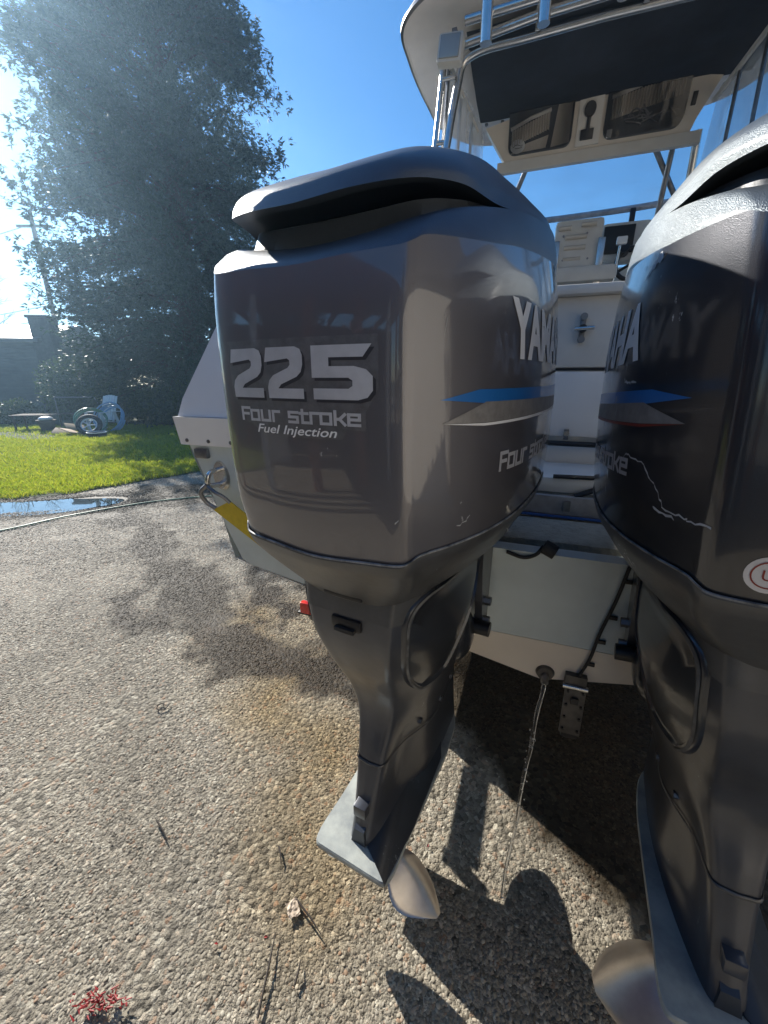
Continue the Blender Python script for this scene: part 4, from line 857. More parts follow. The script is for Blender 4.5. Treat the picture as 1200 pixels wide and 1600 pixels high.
# black folded strap bracket in the well
bk = tube('well_strap', [(-.02, .30, 1.195), (.16, .31, 1.198), (.14, .32, 1.172), (0, .31, 1.192)], .007, M['black'], boat, 6)
tube('well_strap', [(.05, .29, 1.135), (.14, .30, 1.175)], .009, M['black'], boat, 6)
# cabinet ahead of the well
cb = box('cabinet', (.03, .80, 1.652), (.82, .40, .236), M['offwhite'], boat, .012)
box('cabinet_lid', (.03, .79, 1.785), (.86, .46, .032), M['offwhite'], cb, .01)
cl = box('cabinet_base', (.03, .80, 1.405), (.80, .385, .24), M['white'], boat, .01)
box('seam', (.03, .612, 1.5295), (.78, .012, .008), M['black'], cl, 0)
tube('well_bar', [(-.6, .585, 1.262), (.6, .585, 1.262)], .010, M['black'], boat, 8)
box('lower_panel', (.03, .80, 1.20), (.80, .37, .10), M['white'], boat, .01)
lt = box('latch', (.026, .592, 1.665), (.018, .012, .085), M['dull_metal'], cb, .004)
for z in (1.702, 1.628): tube('latch_bolt', [(.026, .59, z), (.026, .578, z)], .012, M['dull_metal'], lt, 10)
tube('latch_handle', [(.0, .576, 1.662), (.062, .576, 1.665)], .007, M['tube'], lt, 8); tube('latch_knob', [(.026, .59, 1.663), (.026, .572, 1.663)], .014, M['black'], lt, 10)
l2 = box('latch', (.022, .60, 1.295), (.018, .014, .04), M['dull_metal'], cl, .003); tube('latch_knob', [(.022, .592, 1.30), (.022, .58, 1.30)], .010, M['tube'], l2, 8)
# cockpit side liners
for s in (-1, 1): box('cockpit_liner', (s * .94, 2.2, 1.22), (.05, 3.4, .5), M['offwhite'], boat, .01)
for s in (-1, 1):
    bo = box('bolster', (s * .885, 1.15, 1.60), (.06, 1.7, .20), M['ribbed'], boat, .02)
    for k in range(30): box('bolster_rib', (s * .848, .34 + k * .056, 1.60), (.022, .044, .19), M['cream'], bo, .006)
for s in (-1, 1):
    bo = box('aft_bolster', (s * .66, .62, 1.58), (.42, .07, .24), M['ribbed'], boat, .02)
    for k in range(8): box('bolster_rib', (s * (.485 + k * .05), .662, 1.58), (.040, .022, .22), M['cream'], bo, .006)
# helm seat
seat = box('helm_seat_back', (.035, 2.0, 2.262), (.27, .05, .295), M['offwhite'], boat, .03, Matrix.Rotation(R(-4), 3, 'X'))
for (x, z, l) in ((-.045, 2.36, .07), (.085, 2.37, .08), (.02, 2.31, .12), (.02, 2.255, .12), (.01, 2.195, .10)):
    tube('seat_slot', [(x - l / 2, 1.972 + (2.26 - z) * .07, z), (x + l / 2, 1.972 + (2.26 - z) * .07, z)], .013, M['cream'], seat, 8)
for x, z in ((-.05, 2.32), (.08, 2.325), (-.04, 2.19), (.1, 2.19)): tube('screw', [(x, 1.975, z), (x, 1.966, z)], .006, M['dull_metal'], seat, 6)
for x in (-.085, .165): box('seat_support', (x, 1.95, 2.16), (.038, .014, .26), M['tube'], boat, .002)
box('seat_cushion', (.08, 2.08, 2.10), (.38, .34, .09), M['offwhite'], boat, .03)
for x in (-.1, .2): box('seat_leg', (x, 2.1, 1.55), (.04, .04, 1.05), M['tube'], boat, .003)
# console, throttle and helm instruments
cs = box('console', (.40, 2.50, 1.60), (.62, .42, 1.2), M['offwhite'], boat, .03)
pod = box('instrument_pod', (.31, 2.18, 2.30), (.28, .12, .22), M['offwhite'], boat, .03); box('dash_screen', (.27, 2.112, 2.31), (.17, .012, .15), M['black'], pod, .004)
tube('wheel_shaft', [(.31, 2.12, 2.24), (.30, 2.03, 2.25)], .03, M['black'], pod)
bm = bmesh.new(); torus(bm, .085, .013, mtx=Matrix.Translation((.355, 2.05, 2.16))); done('steering_wheel', bm, M['black'], boat, 60)
for k in range(3):
    a = R(90 + 120 * k); tube('wheel_spoke', [(.355, 2.05, 2.16), (.355 + .085 * math.cos(a), 2.05, 2.16 + .085 * math.sin(a))], .009, M['black'], boat, 6)
th = tube('throttle_lever', [(.255, 1.93, 2.03), (.262, 1.92, 2.23)], .007, M['tube'], boat, 8); box('throttle_grip', (.268, 1.92, 2.255), (.055, .03, .04), M['white'], th, .006)
# windscreen
tube('windscreen_rail', spline([(-1.02, 2.0, 2.50), (-.85, 2.45, 2.58), (-.256, 2.62, 2.609), (.35, 2.62, 2.618), (.62, 2.58, 2.62), (.95, 2.3, 2.56), (1.03, 1.9, 2.5)], 8), .02, M['weathered'], boat, 8)
bm = bmesh.new(); tp = spline([(-1.02, 2.0, 2.49), (-.85, 2.45, 2.57), (0, 2.62, 2.60), (.85, 2.45, 2.57), (1.03, 1.9, 2.49)], 6); bt_ = [V(p.x * 1.02, p.y + .25, 1.9) for p in tp]; tv = [bm.verts.new(p) for p in tp]; bv = [bm.verts.new(p) for p in bt_]
for i in range(len(tv) - 1): bm.faces.new((tv[i], tv[i + 1], bv[i + 1], bv[i]))
done('windscreen', bm, M['window'], boat, 60)
box('windscreen_bracket', (.39, 2.6, 2.545), (.035, .03, .14), M['black'], boat, .008)
bm = bmesh.new(); cab = [(-.98, 2.3), (-.9, 3.4), (-.5, 4.9), (0, 5.5), (.5, 4.9), (.9, 3.4), (.98, 2.3)]
a = [bm.verts.new((x * .9, y + .25, 1.92)) for x, y in cab]; b = [bm.verts.new((x * 1.08, y + .3, 1.45)) for x, y in cab]
bm.faces.new(a)
for i in range(len(cab)): bm.faces.new((a[i], b[i], b[(i + 1) % len(cab)], a[(i + 1) % len(cab)]))
done('cabin_top', bm, M['white'], boat, 40, .02)
# ---- hardtop
def top_outline(k=1, y0=.86, y1=2.02, w=.80):
    return spline([(-w * .55, y0 - .0, 0), (-w + .16, y0 + .015, 0), (-w + .03, y0 + .12, 0), (-w, y0 + .32, 0), (-w, 1.5, 0), (-w + .03, y1 - .25, 0), (-w + .2, y1, 0), (0, y1 + .06, 0), (w - .2, y1, 0), (w - .03, y1 - .25, 0), (w, 1.5, 0), (w, y0 + .32, 0), (w - .03, y0 + .12, 0), (w - .16, y0 + .015, 0), (w * .55, y0, 0), (0, y0 - .02, 0)], 6, True)
ol = top_outline(); zt = lambda p, dz: V(p.x, p.y, 2.845 + dz + .05 * (1 - (p.x / .8) ** 2) * .5 + .012 * (p.y - 1))
bm = bmesh.new(); sh = lambda k, dz: [zt(V(p.x * k, (p.y - 2) * (1 - (1 - k) * .6) + 2, 0), dz) for p in ol]
skin_rings(bm, [sh(.93, .012), sh(.985, 0), sh(1.0, .004), sh(1.005, .02), sh(.995, .04), sh(.95, .055), sh(.6, .075)], True, True); ht = done('hardtop', bm, M['topskin'], boat, 30)
bm = bmesh.new(); skin_rings(bm, [sh(1.0, .003), sh(1.012, .008), sh(1.012, .018), sh(1.004, .022)]); done('hardtop_edge_trim', bm, M['dull_metal'], ht, 60)
hl = [(-.56, 1.14), (-.60, 1.3), (-.56, 1.66), (-.45, 1.70), (.45, 1.70), (.56, 1.66), (.66, 1.3), (.66, 1.12)]
bm = bmesh.new(); NX, NY = 24, 14; g = []
for j in range(NY + 1):
    row = []
    for i in range(NX + 1):
        x = -.555 + 1.215 * i / NX + .03 * (1 - j / NY) * (1 - i / NX); y = 1.045 + .665 * j / NY; z = 2.80 + .012 * (y - 1) - .012 * math.sin(math.pi * j / NY) + .006 * noise.noise(V(x * 6, y * 9, 0)); row.append(bm.verts.new((x, y, z + .028)))
    g.append(row)
for j in range(NY):
    for i in range(NX): bm.faces.new((g[j][i], g[j][i + 1], g[j + 1][i + 1], g[j + 1][i]))
done('headliner', bm, M['navy'], ht, 60)
for k in range(14): tube('snap', [(-.52 + k * .085, 1.705, 2.826), (-.52 + k * .085, 1.705, 2.818)], .009, M['dull_metal'], ht, 8)
# aluminium frame: stanchions bending into the rear bar, second legs with rungs
for s in (-1, 1):
    tube('stanchion', spline([(s * .66, .95, 1.60), (s * .60, 1.08, 2.45), (s * .565, 1.11, 2.70), (s * .545, 1.11, 2.77), (s * .49, 1.11, 2.795), (s * .30, 1.11, 2.80), (0, 1.11, 2.805)], 6), .017, M['tube'], boat, 12)
    tube('stanchion', spline([(s * .72, .95, 1.60), (s * .655, 1.09, 2.45), (s * .625, 1.10, 2.80)], 5), .014, M['tube'], boat, 12)
    for z in (2.50, 2.72, 2.0): tube('rung', [(s * (.655 - (z - 2.45) * .1), 1.09, z), (s * (.60 - (z - 2.45) * .1), 1.09, z)], .010, M['tube'], boat, 8)
    tube('front_leg', spline([(s * .53, 1.86, 2.70), (s * .56, 1.95, 2.3), (s * .66, 2.1, 1.7)], 4), .019, M['tube'], boat, 10)
tube('rod_rack_bar', [(-.50, .885, 2.762), (.52, .885, 2.785)], .015, M['tube'], boat, 12); tube('rod_rack_bar', [(-.545, 1.02, 2.775), (-.25, 1.015, 2.80), (.25, 1.01, 2.81), (.56, 1.02, 2.79)], .016, M['tube'], boat, 12)
for x in (-.416, -.218, .03, .27, .48):
    tube('rod_holder', [(x, .865, 2.668 + (x + .416) * .06), (x - .004, .85, 3.0)], .0215, M['tube'], boat, 16)
for x in (-.25, .12): tube('rack_foot', [(x, 1.07, 2.79), (x, 1.05, 2.86)], .011, M['tube'], boat, 8)
fl = box('floodlight', (-.568, .965, 2.735), (.100, .05, .092), M['offwhite'], boat, .012, Matrix.Rotation(R(6), 3, 'Y')); box('lens', (-.568, .938, 2.735), (.080, .008, .072), M['lampglass'], fl, .004, Matrix.Rotation(R(6), 3, 'Y'))
box('lamp_bracket', (-.560, .985, 2.795), (.02, .02, .03), M['dull_metal'], fl, .002)
# electronics box
def xz_slab(name, pts, y, th_, m, parent, bevel=.003):
    bm = bmesh.new(); a = [bm.verts.new((x, y, z)) for x, z in pts]; b = [bm.verts.new((x, y + th_, z)) for x, z in pts]; n = len(pts); bm.faces.new(a); bm.faces.new(b[::-1])
    for i in range(n): bm.faces.new((a[i], b[i], b[(i + 1) % n], a[(i + 1) % n]))
    return done(name, bm, m, parent, 30, bevel)
def slant(o_):
    for v in o_.data.vertices: v.co.y += (2.785 - v.co.z) * .36
    return o_
def rr_(x0, x1, z0, z1, r, tilt=0):
    out = []
    for cx, cz, a0 in ((x1 - r, z0 + r, -90), (x1 - r, z1 - r, 0), (x0 + r, z1 - r, 90), (x0 + r, z0 + r, 180)):
        for k in range(5): a = R(a0 + k * 22.5); out.append((cx + r * math.cos(a), cz + r * math.sin(a)))
    return out
eb = xz_slab('electronics_box', [(-.415, 2.655), (.47, 2.655), (.485, 2.70), (.55, 2.825), (.43, 2.845), (.40, 2.895), (-.30, 2.895), (-.36, 2.86), (-.385, 2.82), (-.52, 2.80)], 1.70, .07, M['cream'], boat, .008)
slant(eb)
def slant_box(*a, **k):
    bm = bmesh.new(); add_box(bm, a[1], a[2]); return slant(done(a[0], bm, a[3], a[4], 35, a[5]))
def slant_tube(*a):
    return slant(tube(*a))
for nm, q in (('left', rr_(-.395, -.075, 2.672, 2.865, .035)), ('right', rr_(.075, .425, 2.672, 2.885, .04))):
    d = slant(xz_slab('box_door', q, 1.676, .005, M['smoked'], eb, .001)); slant(xz_slab('reflection_backing', q, 1.6965, .008, M['mouth'], eb, .001))  # dark plate behind each door backs the modelled reflection
    x0 = min(p[0] for p in q); x1 = max(p[0] for p in q)
    for kx in (x0 + .11, x1 - .06): slant_box('door_latch', (kx, 1.672, max(p[1] for p in q) - .010), (.026, .018, .038), M['black'], d, .004)
def door_reflection(x0, x1, zt0, zt1, h, n, pale):  # mirror reflection in the doors, modelled as ribs, piping and pale panels
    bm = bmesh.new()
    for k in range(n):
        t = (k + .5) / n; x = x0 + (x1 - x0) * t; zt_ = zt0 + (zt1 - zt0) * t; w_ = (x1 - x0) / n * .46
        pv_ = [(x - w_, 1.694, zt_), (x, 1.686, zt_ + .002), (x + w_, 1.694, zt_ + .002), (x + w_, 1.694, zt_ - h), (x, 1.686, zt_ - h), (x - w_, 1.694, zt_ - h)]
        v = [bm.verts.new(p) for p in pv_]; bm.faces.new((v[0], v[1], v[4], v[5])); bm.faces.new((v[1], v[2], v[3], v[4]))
    o_ = slant(done('reflected_ribs', bm, M['cream'], eb, None)); o_['kind'] = 'stuff'
    bm = bmesh.new(); add_tube(bm, [(x0 - .005, 1.690, zt0 + .008), ((x0 + x1) / 2, 1.688, (zt0 + zt1) / 2 + .014), (x1 + .004, 1.690, zt1 + .008)], .008, 8); slant(done('reflected_piping', bm, M['offwhite'], eb, 60))
    for q_ in pale: slant(xz_slab('reflected_panel', q_, 1.6925, .004, M['cream'], eb, .001))
door_reflection(-.380, -.190, 2.765, 2.812, .062, 15, [[(-.175, 2.682), (-.085, 2.69), (-.085, 2.842), (-.150, 2.85), (-.158, 2.80)], [(-.380, 2.68), (-.20, 2.684), (-.19, 2.730), (-.30, 2.712)]])
door_reflection(.100, .405, 2.812, 2.856, .072, 24, [[(.10, 2.745), (.24, 2.76), (.24, 2.772), (.10, 2.757)]])
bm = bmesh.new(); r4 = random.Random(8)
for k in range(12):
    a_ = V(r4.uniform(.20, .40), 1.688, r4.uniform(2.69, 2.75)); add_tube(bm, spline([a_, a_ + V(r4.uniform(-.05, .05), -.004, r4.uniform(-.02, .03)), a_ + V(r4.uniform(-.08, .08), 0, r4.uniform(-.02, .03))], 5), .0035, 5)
slant(done('reflected_tangle', bm, M['dull_metal'], eb, 60))['kind'] = 'stuff'  # tangle modelled as part of the right door's reflection
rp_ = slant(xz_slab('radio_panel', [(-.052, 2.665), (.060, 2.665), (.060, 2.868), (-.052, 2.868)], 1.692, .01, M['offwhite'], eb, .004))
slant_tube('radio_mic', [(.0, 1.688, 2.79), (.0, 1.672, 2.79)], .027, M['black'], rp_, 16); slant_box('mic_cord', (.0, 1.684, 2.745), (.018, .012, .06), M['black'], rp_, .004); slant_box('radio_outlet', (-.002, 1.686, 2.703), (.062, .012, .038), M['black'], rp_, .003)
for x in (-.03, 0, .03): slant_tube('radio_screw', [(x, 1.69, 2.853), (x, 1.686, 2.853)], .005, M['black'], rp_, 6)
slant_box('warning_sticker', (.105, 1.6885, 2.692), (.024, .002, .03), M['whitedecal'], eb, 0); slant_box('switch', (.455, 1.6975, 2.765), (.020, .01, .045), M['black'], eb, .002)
st_ = flat_obj('oval_sticker', disc(1), lambda u, v: V(-.345 + u * .038, 1.6885 + (2.785 - 2.704 - v * .028) * .36, 2.704 + v * .028), M['whitedecal'], eb, 0)
flat_obj('sticker_print', [[V(p.x, p.y, 0) for p in f] for f in jag([(-.65, -.1), (-.3, .25), (.1, .2), (.5, -.05), (.7, .15), (.6, -.25), (.1, -.3), (-.4, -.25)], .12, 3)], lambda u, v: V(-.345 + u * .036, 1.6872 + (2.785 - 2.704 - v * .026) * .36, 2.704 + v * .026), M['decal_dark'], st_, 0)
xz_slab('box_beam', [(-.45, 2.60), (.52, 2.60), (.52, 2.652), (-.45, 2.652)], 1.74, .03, M['offwhite'], boat, .006)
for p in ([(.437, 1.88, 2.74), (.424, 1.92, 2.35), (.41, 2.3, 1.9)], [(.335, 1.9, 2.70), (.52, 1.96, 2.42)], [(-.287, 1.9, 2.70), (-.37, 1.98, 2.54)]): tube('brace', p, .014, M['dull_metal'], boat, 10)
# vinyl enclosure curtains
def curtain(name, pts, n=16, amp=.012, m=M['vinyl']):
    bm = bmesh.new(); A, Bq, Cq, D = [V(*p) for p in pts]; g = []
    for j in range(n + 1):
        row = []
        for i in range(n + 1):
            p = A.lerp(Bq, i / n).lerp(D.lerp(Cq, i / n), j / n); row.append(bm.verts.new(p + V(amp * noise.noise(V(i * .55, j * .12, 2)), amp * noise.noise(V(i * .5, j * .2, 7)), 0)))
        g.append(row)
    for j in range(n):
        for i in range(n): bm.faces.new((g[j][i], g[j][i + 1], g[j + 1][i + 1], g[j + 1][i]))
    return done(name, bm, m, boat, 60)
curtain('side_curtain', [(-.60, 1.14, 2.79), (-.53, 1.74, 2.80), (-.56, 1.98, 1.9), (-.66, 1.04, 1.75)], 18, .02)
curtain('side_curtain', [(.66, 1.0, 2.79), (.56, 1.74, 2.80), (.56, 1.98, 1.9), (.72, 1.0, 1.75)], 18, .02)
curtain('front_curtain', [(-.54, 1.78, 2.60), (.54, 1.78, 2.60), (.58, 2.55, 2.60), (-.58, 2.55, 2.60)], 12, .004, M['window'])
for s in (-1, 1):
    for t in (0, .33, .66): tube('curtain_zip', [(s * (.612 - .06 * t), 1.14 + .6 * t, 2.785), (s * (.655 - .1 * t), 1.08 + .8 * t, 1.8)], .008, M['dull_metal'], boat, 6)
    tube('curtain_zip', [(s * .605, 1.13, 2.78), (s * .545, 1.74, 2.76)], .012, M['offwhite'], boat, 6)
# ---- transom fittings
bm = bmesh.new(); bmesh.ops.create_cone(bm, cap_ends=True, segments=24, radius1=.027, radius2=.022, depth=.012, matrix=Matrix.Translation((.013, ty(.667) - .006, .667)) @ Matrix.Rotation(R(90), 4, 'X')); dr = done('drain_flange', bm, M['darksteel'], boat, 30)
tube('drain_pipe', [(.013, ty(.667) - .005, .665), (.012, ty(.667) - .035, .655)], .011, M['dull_metal'], dr, 12)
tr = box('transducer_bracket', (.095, ty(.67) - .012, .665), (.058, .022, .05), M['darksteel'], boat, .003)
tube('bracket_hinge', [(.062, ty(.66) - .026, .655), (.128, ty(.66) - .026, .655)], .008, M['tube'], tr, 8)
arm = box('transducer_arm', (.098, ty(.6) - .036, .575), (.056, .010, .155), M['darksteel'], tr, .002, Matrix.Rotation(R(-6), 3, 'X'))
box('arm_slot', (.098, ty(.6) - .044, .615), (.020, .006, .018), M['black'], arm, .001, Matrix.Rotation(R(-6), 3, 'X'))
for x_ in (-.02, .02):
    for z_ in (.515, .555, .595, .64): tube('screw', [(.098 + x_, ty(.6) - .034 + (.575 - z_) * -.105, z_), (.098 + x_, ty(.6) - .046 + (.575 - z_) * -.105, z_)], .0042, M['black'], arm, 6)
box('transducer', (.10, ty(.6) - .02, .50), (.05, .05, .05), M['black'], tr, .012)
cab_pts = spline([(.10, ty(.69) - .012, .685), (.118, ty(.78) - .01, .76), (.128, ty(.85) - .01, .85), (.145, ty(.95) - .01, .95), (.155, ty(1.06) - .012, 1.05), (.16, -.06, 1.075), (.16, .03, 1.08)], 6)
tube('transducer_cable', cab_pts, .0045, M['rubber'], tr, 8)
for z, x in ((.735, .112), (.82, .125), (.905, .138), (1.02, .152)): box('cable_clip', (x + .012, ty(z) - .005, z), (.022, .008, .010), M['black'], boat, .002)
# black plug on a cable hanging by the left motor
pg = tube('power_plug', [(.03 - .07, -.05, 1.085), (.06 - .07, -.055, 1.072)], .019, M['rubber'], boat, 14)
tube('plug_cable', spline([(-.04, -.05, 1.085), (-.055, -.055, 1.062), (-.085, -.06, 1.050), (-.13, -.06, 1.06)], 5), .005, M['rubber'], boat, 8)
# water running from the drain
bm = bmesh.new(); rw = random.Random(4)
Kw = lambda x, y, z: V(K[0] + x * math.cos(PB) + y * math.sin(PB), K[1] - x * math.sin(PB) + y * math.cos(PB), z)
sp0 = Kw(.012, ty(.66) - .038, .652); prev = []
pts = []; rad = []
TF = ((sp0.z - GZ - .004) / .15) ** (1 / 1.4)
for k in range(64):
    t = k / 63 * TF; pts.append(sp0 + V(-.035 * t + .0025 * math.sin(k * .33), -.05 * t + .002 * math.sin(k * .27), -.15 * t ** 1.4)); rad.append(.0066 * (1 - .15 * t) * (.8 + .3 * math.sin(k * .55) ** 2))
add_tube(bm, spline(pts[::6], 8), [.0058 - .0016 * k / (8 * (len(pts[::6]) - 1)) + .0006 * math.sin(k * .5) for k in range(8 * (len(pts[::6]) - 1) + 1)], 10)
wst = done('water_stream', bm, M['water'], None, 60); tag(wst, 'thin stream of water falling from the hull drain', 'water'); bm = bmesh.new()
for k in range(46):
    t = rw.uniform(.9, 3.1); p = sp0 + V(-.035 * t + rw.gauss(0, .006), -.05 * t + rw.gauss(0, .006), -.15 * t ** 1.4)
    if p.z > GZ + .01: bmesh.ops.create_icosphere(bm, subdivisions=1, radius=rw.uniform(.0012, .0032), matrix=Matrix.Translation(p) @ Matrix.Diagonal((1, 1, rw.uniform(1, 2), 1)))
done('water_drops', bm, M['water'], wst, 60)['kind'] = 'stuff'

# ------------------------------------------------------------------ trailer under the boat
M['galv'] = mat('galvanised steel', (.32, .32, .32), .45, .8, var=.3, vscale=20)
tr_ = empty('boat_trailer', (*K, GZ), -PB, 'boat trailer under the hull, only its red tail light showing past the left motor', 'trailer')
for s in (-1, 1):
    box('frame_rail', (s * .80, 3.4, .44), (.09, 5.6, .14), M['galv'], tr_, .01); box('bunk', (s * .80, 2.4, .72), (.05, 3.6, .42), M['oldwood'], tr_, .01)
    for y in (2.0, 2.9):
        bm = bmesh.new(); torus(bm, .25, .09, mtx=Matrix.Translation((s * 1.0, y, .34)) @ Matrix.Rotation(R(90), 4, 'Z')); wl = done('wheel', bm, M['rubber'], tr_, 60)
        tube('rim', [(s * .95, y, .34), (s * 1.05, y, .34)], .19, M['galv'], wl, 20)
    bm = bmesh.new(); fo = [V(0, 1.55, .38), V(0, 1.6, .62), V(0, 1.75, .72), V(0, 3.15, .72), V(0, 3.3, .62), V(0, 3.35, .38)]
    a = [bm.verts.new(p + V(s * .87, 0, 0)) for p in fo]; b = [bm.verts.new(p + V(s * 1.12, 0, 0)) for p in fo]
    for i in range(5): bm.faces.new((a[i], b[i], b[i + 1], a[i + 1]))
    done('fender', bm, M['galv'], tr_, 30)
for y in (.72, 2.2, 4.4): box('cross_member', (0, y, .42), (1.6, .09, .09), M['galv'], tr_, .01)
for s in (-1, 1):
    tl = box('tail_light', (s * .985, .30, .58), (.06, .03, .055), M['red'], tr_, .006); box('light_base', (s * .985, .315, .549), (.09, .05, .012), M['black'], tl, .003); box('light_arm', (s * .94, .48, .53), (.08, .36, .03), M['galv'], tr_, .006)
# yellow tie-down strap with hook
sp_ = empty('tie_down_strap', (*K, 0), -PB, 'yellow webbing strap with steel hook pulled from the stern eye down behind the left motor', 'strap')
tube('hook', spline([(-1.045, -.135, 1.18), (-1.068, -.14, 1.155), (-1.06, -.13, 1.12), (-1.035, -.12, 1.10)], 5), .007, M['dull_metal'], sp_, 8)
tube('hook', spline([(-1.04, -.135, 1.175), (-1.01, -.14, 1.16), (-.99, -.13, 1.145), (-.975, -.12, 1.125)], 5), .006, M['dull_metal'], sp_, 8)
bm = bmesh.new(); a = [(-1.045, -.122, 1.095), (-.975, -.122, 1.13), (-.76, -.085, .96), (-.83, -.085, .925)]
vv = [bm.verts.new(p) for p in a] + [bm.verts.new((p[0], p[1] + .004, p[2])) for p in a]
for q in ((0, 1, 2, 3), (7, 6, 5, 4), (0, 4, 5, 1), (1, 5, 6, 2), (2, 6, 7, 3), (3, 7, 4, 0)): bm.faces.new([vv[i] for i in q])
done('webbing', bm, M['yellow'], sp_, 30)

# ------------------------------------------------------------------ litter on the concrete
M['twig'] = mat('dark twig', (.035, .025, .018), .8); M['redberry'] = mat('dark red frond', (.28, .012, .012), .6); M['paperbit'] = mat('pale torn paper', (.62, .50, .38), .8, var=.2, vscale=30)
for x, y, a, L, lb in ((-.235, .785, -.75, .13, 'dark straight twig right of the pale paper scrap'), (-.325, .66, 1.55, .17, 'black upright twig below the paper scrap'), (-.81, 1.03, -.75, .10, 'thin twig alone on the lit concrete at left'), (-.36, .95, -1.2, .06, 'short dark leaf stem above the paper scrap'), (-.24, .66, 1.45, .05, 'small brown stem near the bottom edge'), (.0, 1.52, .1, .05, 'dark twig near the edge of the hull shadow')):
    p = V(x, y, GZ + .012); d = V(math.cos(a), math.sin(a), 0) * L / 2
    o = tube('twig', [-d, d * .2 + V(.002, 0, .005), d], [.0036, .0028, .0014], M['twig'], None, 5); o.location = p; tag(o, lb, 'twig', 'twigs on the concrete')
bm = bmesh.new(); bmesh.ops.create_grid(bm, x_segments=9, y_segments=9, size=.021)
for v in bm.verts: v.co.z = .006 * noise.noise(v.co * 90) + .004 * noise.noise(v.co * 40 + V(3, 1, 0)); v.co.x *= .85 + .3 * noise.noise(V(v.co.y * 60, 2, 0)); v.co.y *= 1 + .25 * noise.noise(V(v.co.x * 60, 5, 0))
r_ = bmesh.ops.extrude_face_region(bm, geom=bm.faces[:]); bmesh.ops.translate(bm, verts=[v for v in r_['geom'] if isinstance(v, bmesh.types.BMVert)], vec=(0, 0, .0015)); o = done('paper_scrap', bm, M['paperbit'], None, None); o.location = (-.283, .80, GZ + .014); o.rotation_euler = (.15, .1, .5); tag(o, 'small pale torn scrap lying beside a twig', 'paper')
bm = bmesh.new(); r3 = random.Random(5)
for k in range(90):
    c = V(r3.gauss(0, .032), r3.gauss(0, .010), r3.uniform(.003, .014)); d = V(r3.uniform(-.018, .018), r3.uniform(-.010, .010), r3.uniform(0, .006)); add_tube(bm, [c, c + d], [.0024, .001], 5)
o = done('red_frond', bm, M['redberry'], None, 50); o.location = (-.755, .60, GZ + .010); tag(o, 'dark red feathery frond at the bottom left edge', 'plant debris')
bm = bmesh.new()
for k in range(12):
    a = k * .55; r_ = .008 + .002 * k; add_tube(bm, [(r_ * math.cos(a), r_ * math.sin(a), .003), (r_ * 1.3 * math.cos(a + .6), r_ * 1.3 * math.sin(a + .6), .006)], [.003, .0015], 5)
o = done('leaf_litter', bm, M['twig'], None, 50); o.location = (-1.12, 1.62, GZ + .008); tag(o, 'small curled black leaf on the lit concrete at left', 'leaf')
for i, (x, y, lb) in enumerate(((-.35, .735, 'tiny red petal left of the propeller shadow'), (.155, .98, 'red petal between the propeller and the hull shadow'), (-1.42, 2.05, 'red petal far out on the lit concrete'), (-.49, .72, 'red petal below the twig at left'))):
    bm = bmesh.new(); vv = [bm.verts.new(p) for p in ((-.006, 0, 0), (0, -.0035, .002), (.007, 0, .001), (0, .0035, .004))]; bm.faces.new(vv); r_ = bmesh.ops.extrude_face_region(bm, geom=bm.faces[:]); bmesh.ops.translate(bm, verts=[v for v in r_['geom'] if isinstance(v, bmesh.types.BMVert)], vec=(0, 0, .001))
    o = done('petal', bm, M['redberry'], None, 50); o.location = (x, y, GZ + .010); o.rotation_euler = (0, 0, i); tag(o, lb, 'petal', 'red petals on the concrete')

# ------------------------------------------------------------------ the yard behind the photographer (seen in the gloss)
M['rwood'] = mat('red brown timber', (.45, .16, .10), .75, var=.35, vscale=5); M['beige'] = mat('beige house siding', (.50, .45, .38), .7, var=.1, vscale=1); M['whitetrim'] = mat('white house trim', (.75, .74, .72), .5); M['darkroof'] = mat('dark shingles', (.05, .045, .042), .9, var=.3, vscale=6)
cp = empty('carport', (-4.7, -2.1, GZ), R(113), 'red brown timber carport behind the photographer', 'carport')
for k in range(8):
    box('post', (-3.9 + 1.1 * k, -1.6, 1.4), (.20 if k % 3 else .12, .16, 2.8), M['whitetrim'] if k in (2, 5) else M['rwood'], cp, .01)
    box('post', (-3.4 + 1.1 * k, 1.8, 1.4), (.16, .16, 2.8), M['rwood'], cp, .01)
    box('rafter', (-3.9 + 1.1 * k, .1, 2.95), (.08, 4.8, .2), M['rwood'], cp, .01)
for k in range(12): box('roof_board', (0, -2.2 + k * .42, 3.12 + k * .02), (9.4, .41, .05), M['rwood'], cp, .005)
box('back_wall', (0, 2.1, 1.4), (9.0, .1, 2.8), M['darkroof'], cp, .01)
bx = box('storage_cabinet', (1.6, .6, .8), (.9, .6, 1.6), M['whitetrim'], cp, .02); box('tool_board', (-1.2, 1.9, 1.6), (1.4, .05, 1.0), M['beige'], cp, .01)
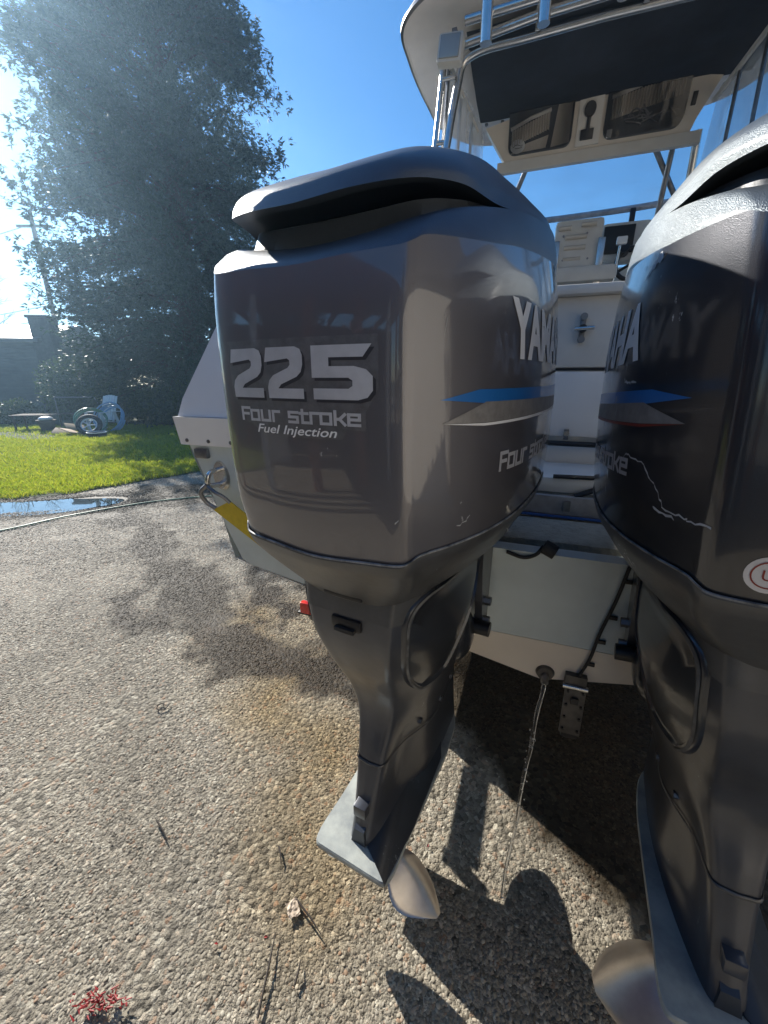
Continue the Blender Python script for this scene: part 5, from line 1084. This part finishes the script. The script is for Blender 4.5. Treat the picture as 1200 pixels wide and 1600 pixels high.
gh = empty('garage', (5.6, -5.6, GZ), R(222), 'beige gabled garage with white door behind the photographer', 'garage')
box('wall', (0, -2.5, 1.4), (7.5, 5, 2.8), M['beige'], gh, 0)
bm = bmesh.new(); vv = [bm.verts.new(p) for p in ((-4.1, .3, 2.75), (4.1, .3, 2.75), (0, .3, 4.7), (-4.1, -5.3, 2.75), (4.1, -5.3, 2.75), (0, -5.3, 4.7))]
for q in ((0, 1, 2), (5, 4, 3), (0, 2, 5, 3), (2, 1, 4, 5), (1, 0, 3, 4)): bm.faces.new([vv[i] for i in q])
done('roof', bm, M['darkroof'], gh, None)
for k in range(4): box('door_panel', (-.6, .03, .3 + k * .56), (4.2, .05, .54), M['whitetrim'], gh, .01)
for s in (-1, 1): box('rake_board', (s * 2.05, .33, 3.74), (4.5, .06, .2), M['whitetrim'], gh, 0, Matrix.Rotation(R(-25.4 * -s), 3, 'Y'))
for i, (x, y, h, lb) in enumerate(((-13, 2, 8, 'broad evergreen left of the lawn outside the view'), (-15, -5, 10, 'evergreen behind the carport'), (-3, -14, 9, 'evergreen behind the photographer'), (14, -6, 9, 'evergreen beyond the garage'))):
    conifer('yard_tree', x, y, h, [(0, 2), (.1, 2.7), (.4, 2.5), (.8, 1.2), (1, .1)], 70, 1400, lb, (.03, .055, .03), (.06, .085, .032), .5, 40 + i, 'evergreens around the yard', trunk=.2, per=8)

# ------------------------------------------------------------------ thin bluish air added to imitate the lens flare veil
hz = bpy.data.materials.new('flare veil air'); hz.use_nodes = True; n_ = hz.node_tree; n_.nodes.remove(n_.nodes['Principled BSDF'])
pv = n_.nodes.new('ShaderNodeVolumePrincipled'); pv.inputs['Color'].default_value = (.48, .74, 1, 1); pv.inputs['Density'].default_value = .0037; pv.inputs['Anisotropy'].default_value = .66
n_.links.new(pv.outputs[0], n_.nodes['Material Output'].inputs['Volume'])
bm = bmesh.new(); add_box(bm, (0, 0, 10.5), (170, 170, 23.5)); o = done('flare_haze', bm, hz, None, None); tag(o, kind='stuff', label='thin pale air added as a lens flare veil over the whole yard', cat='flare_haze')
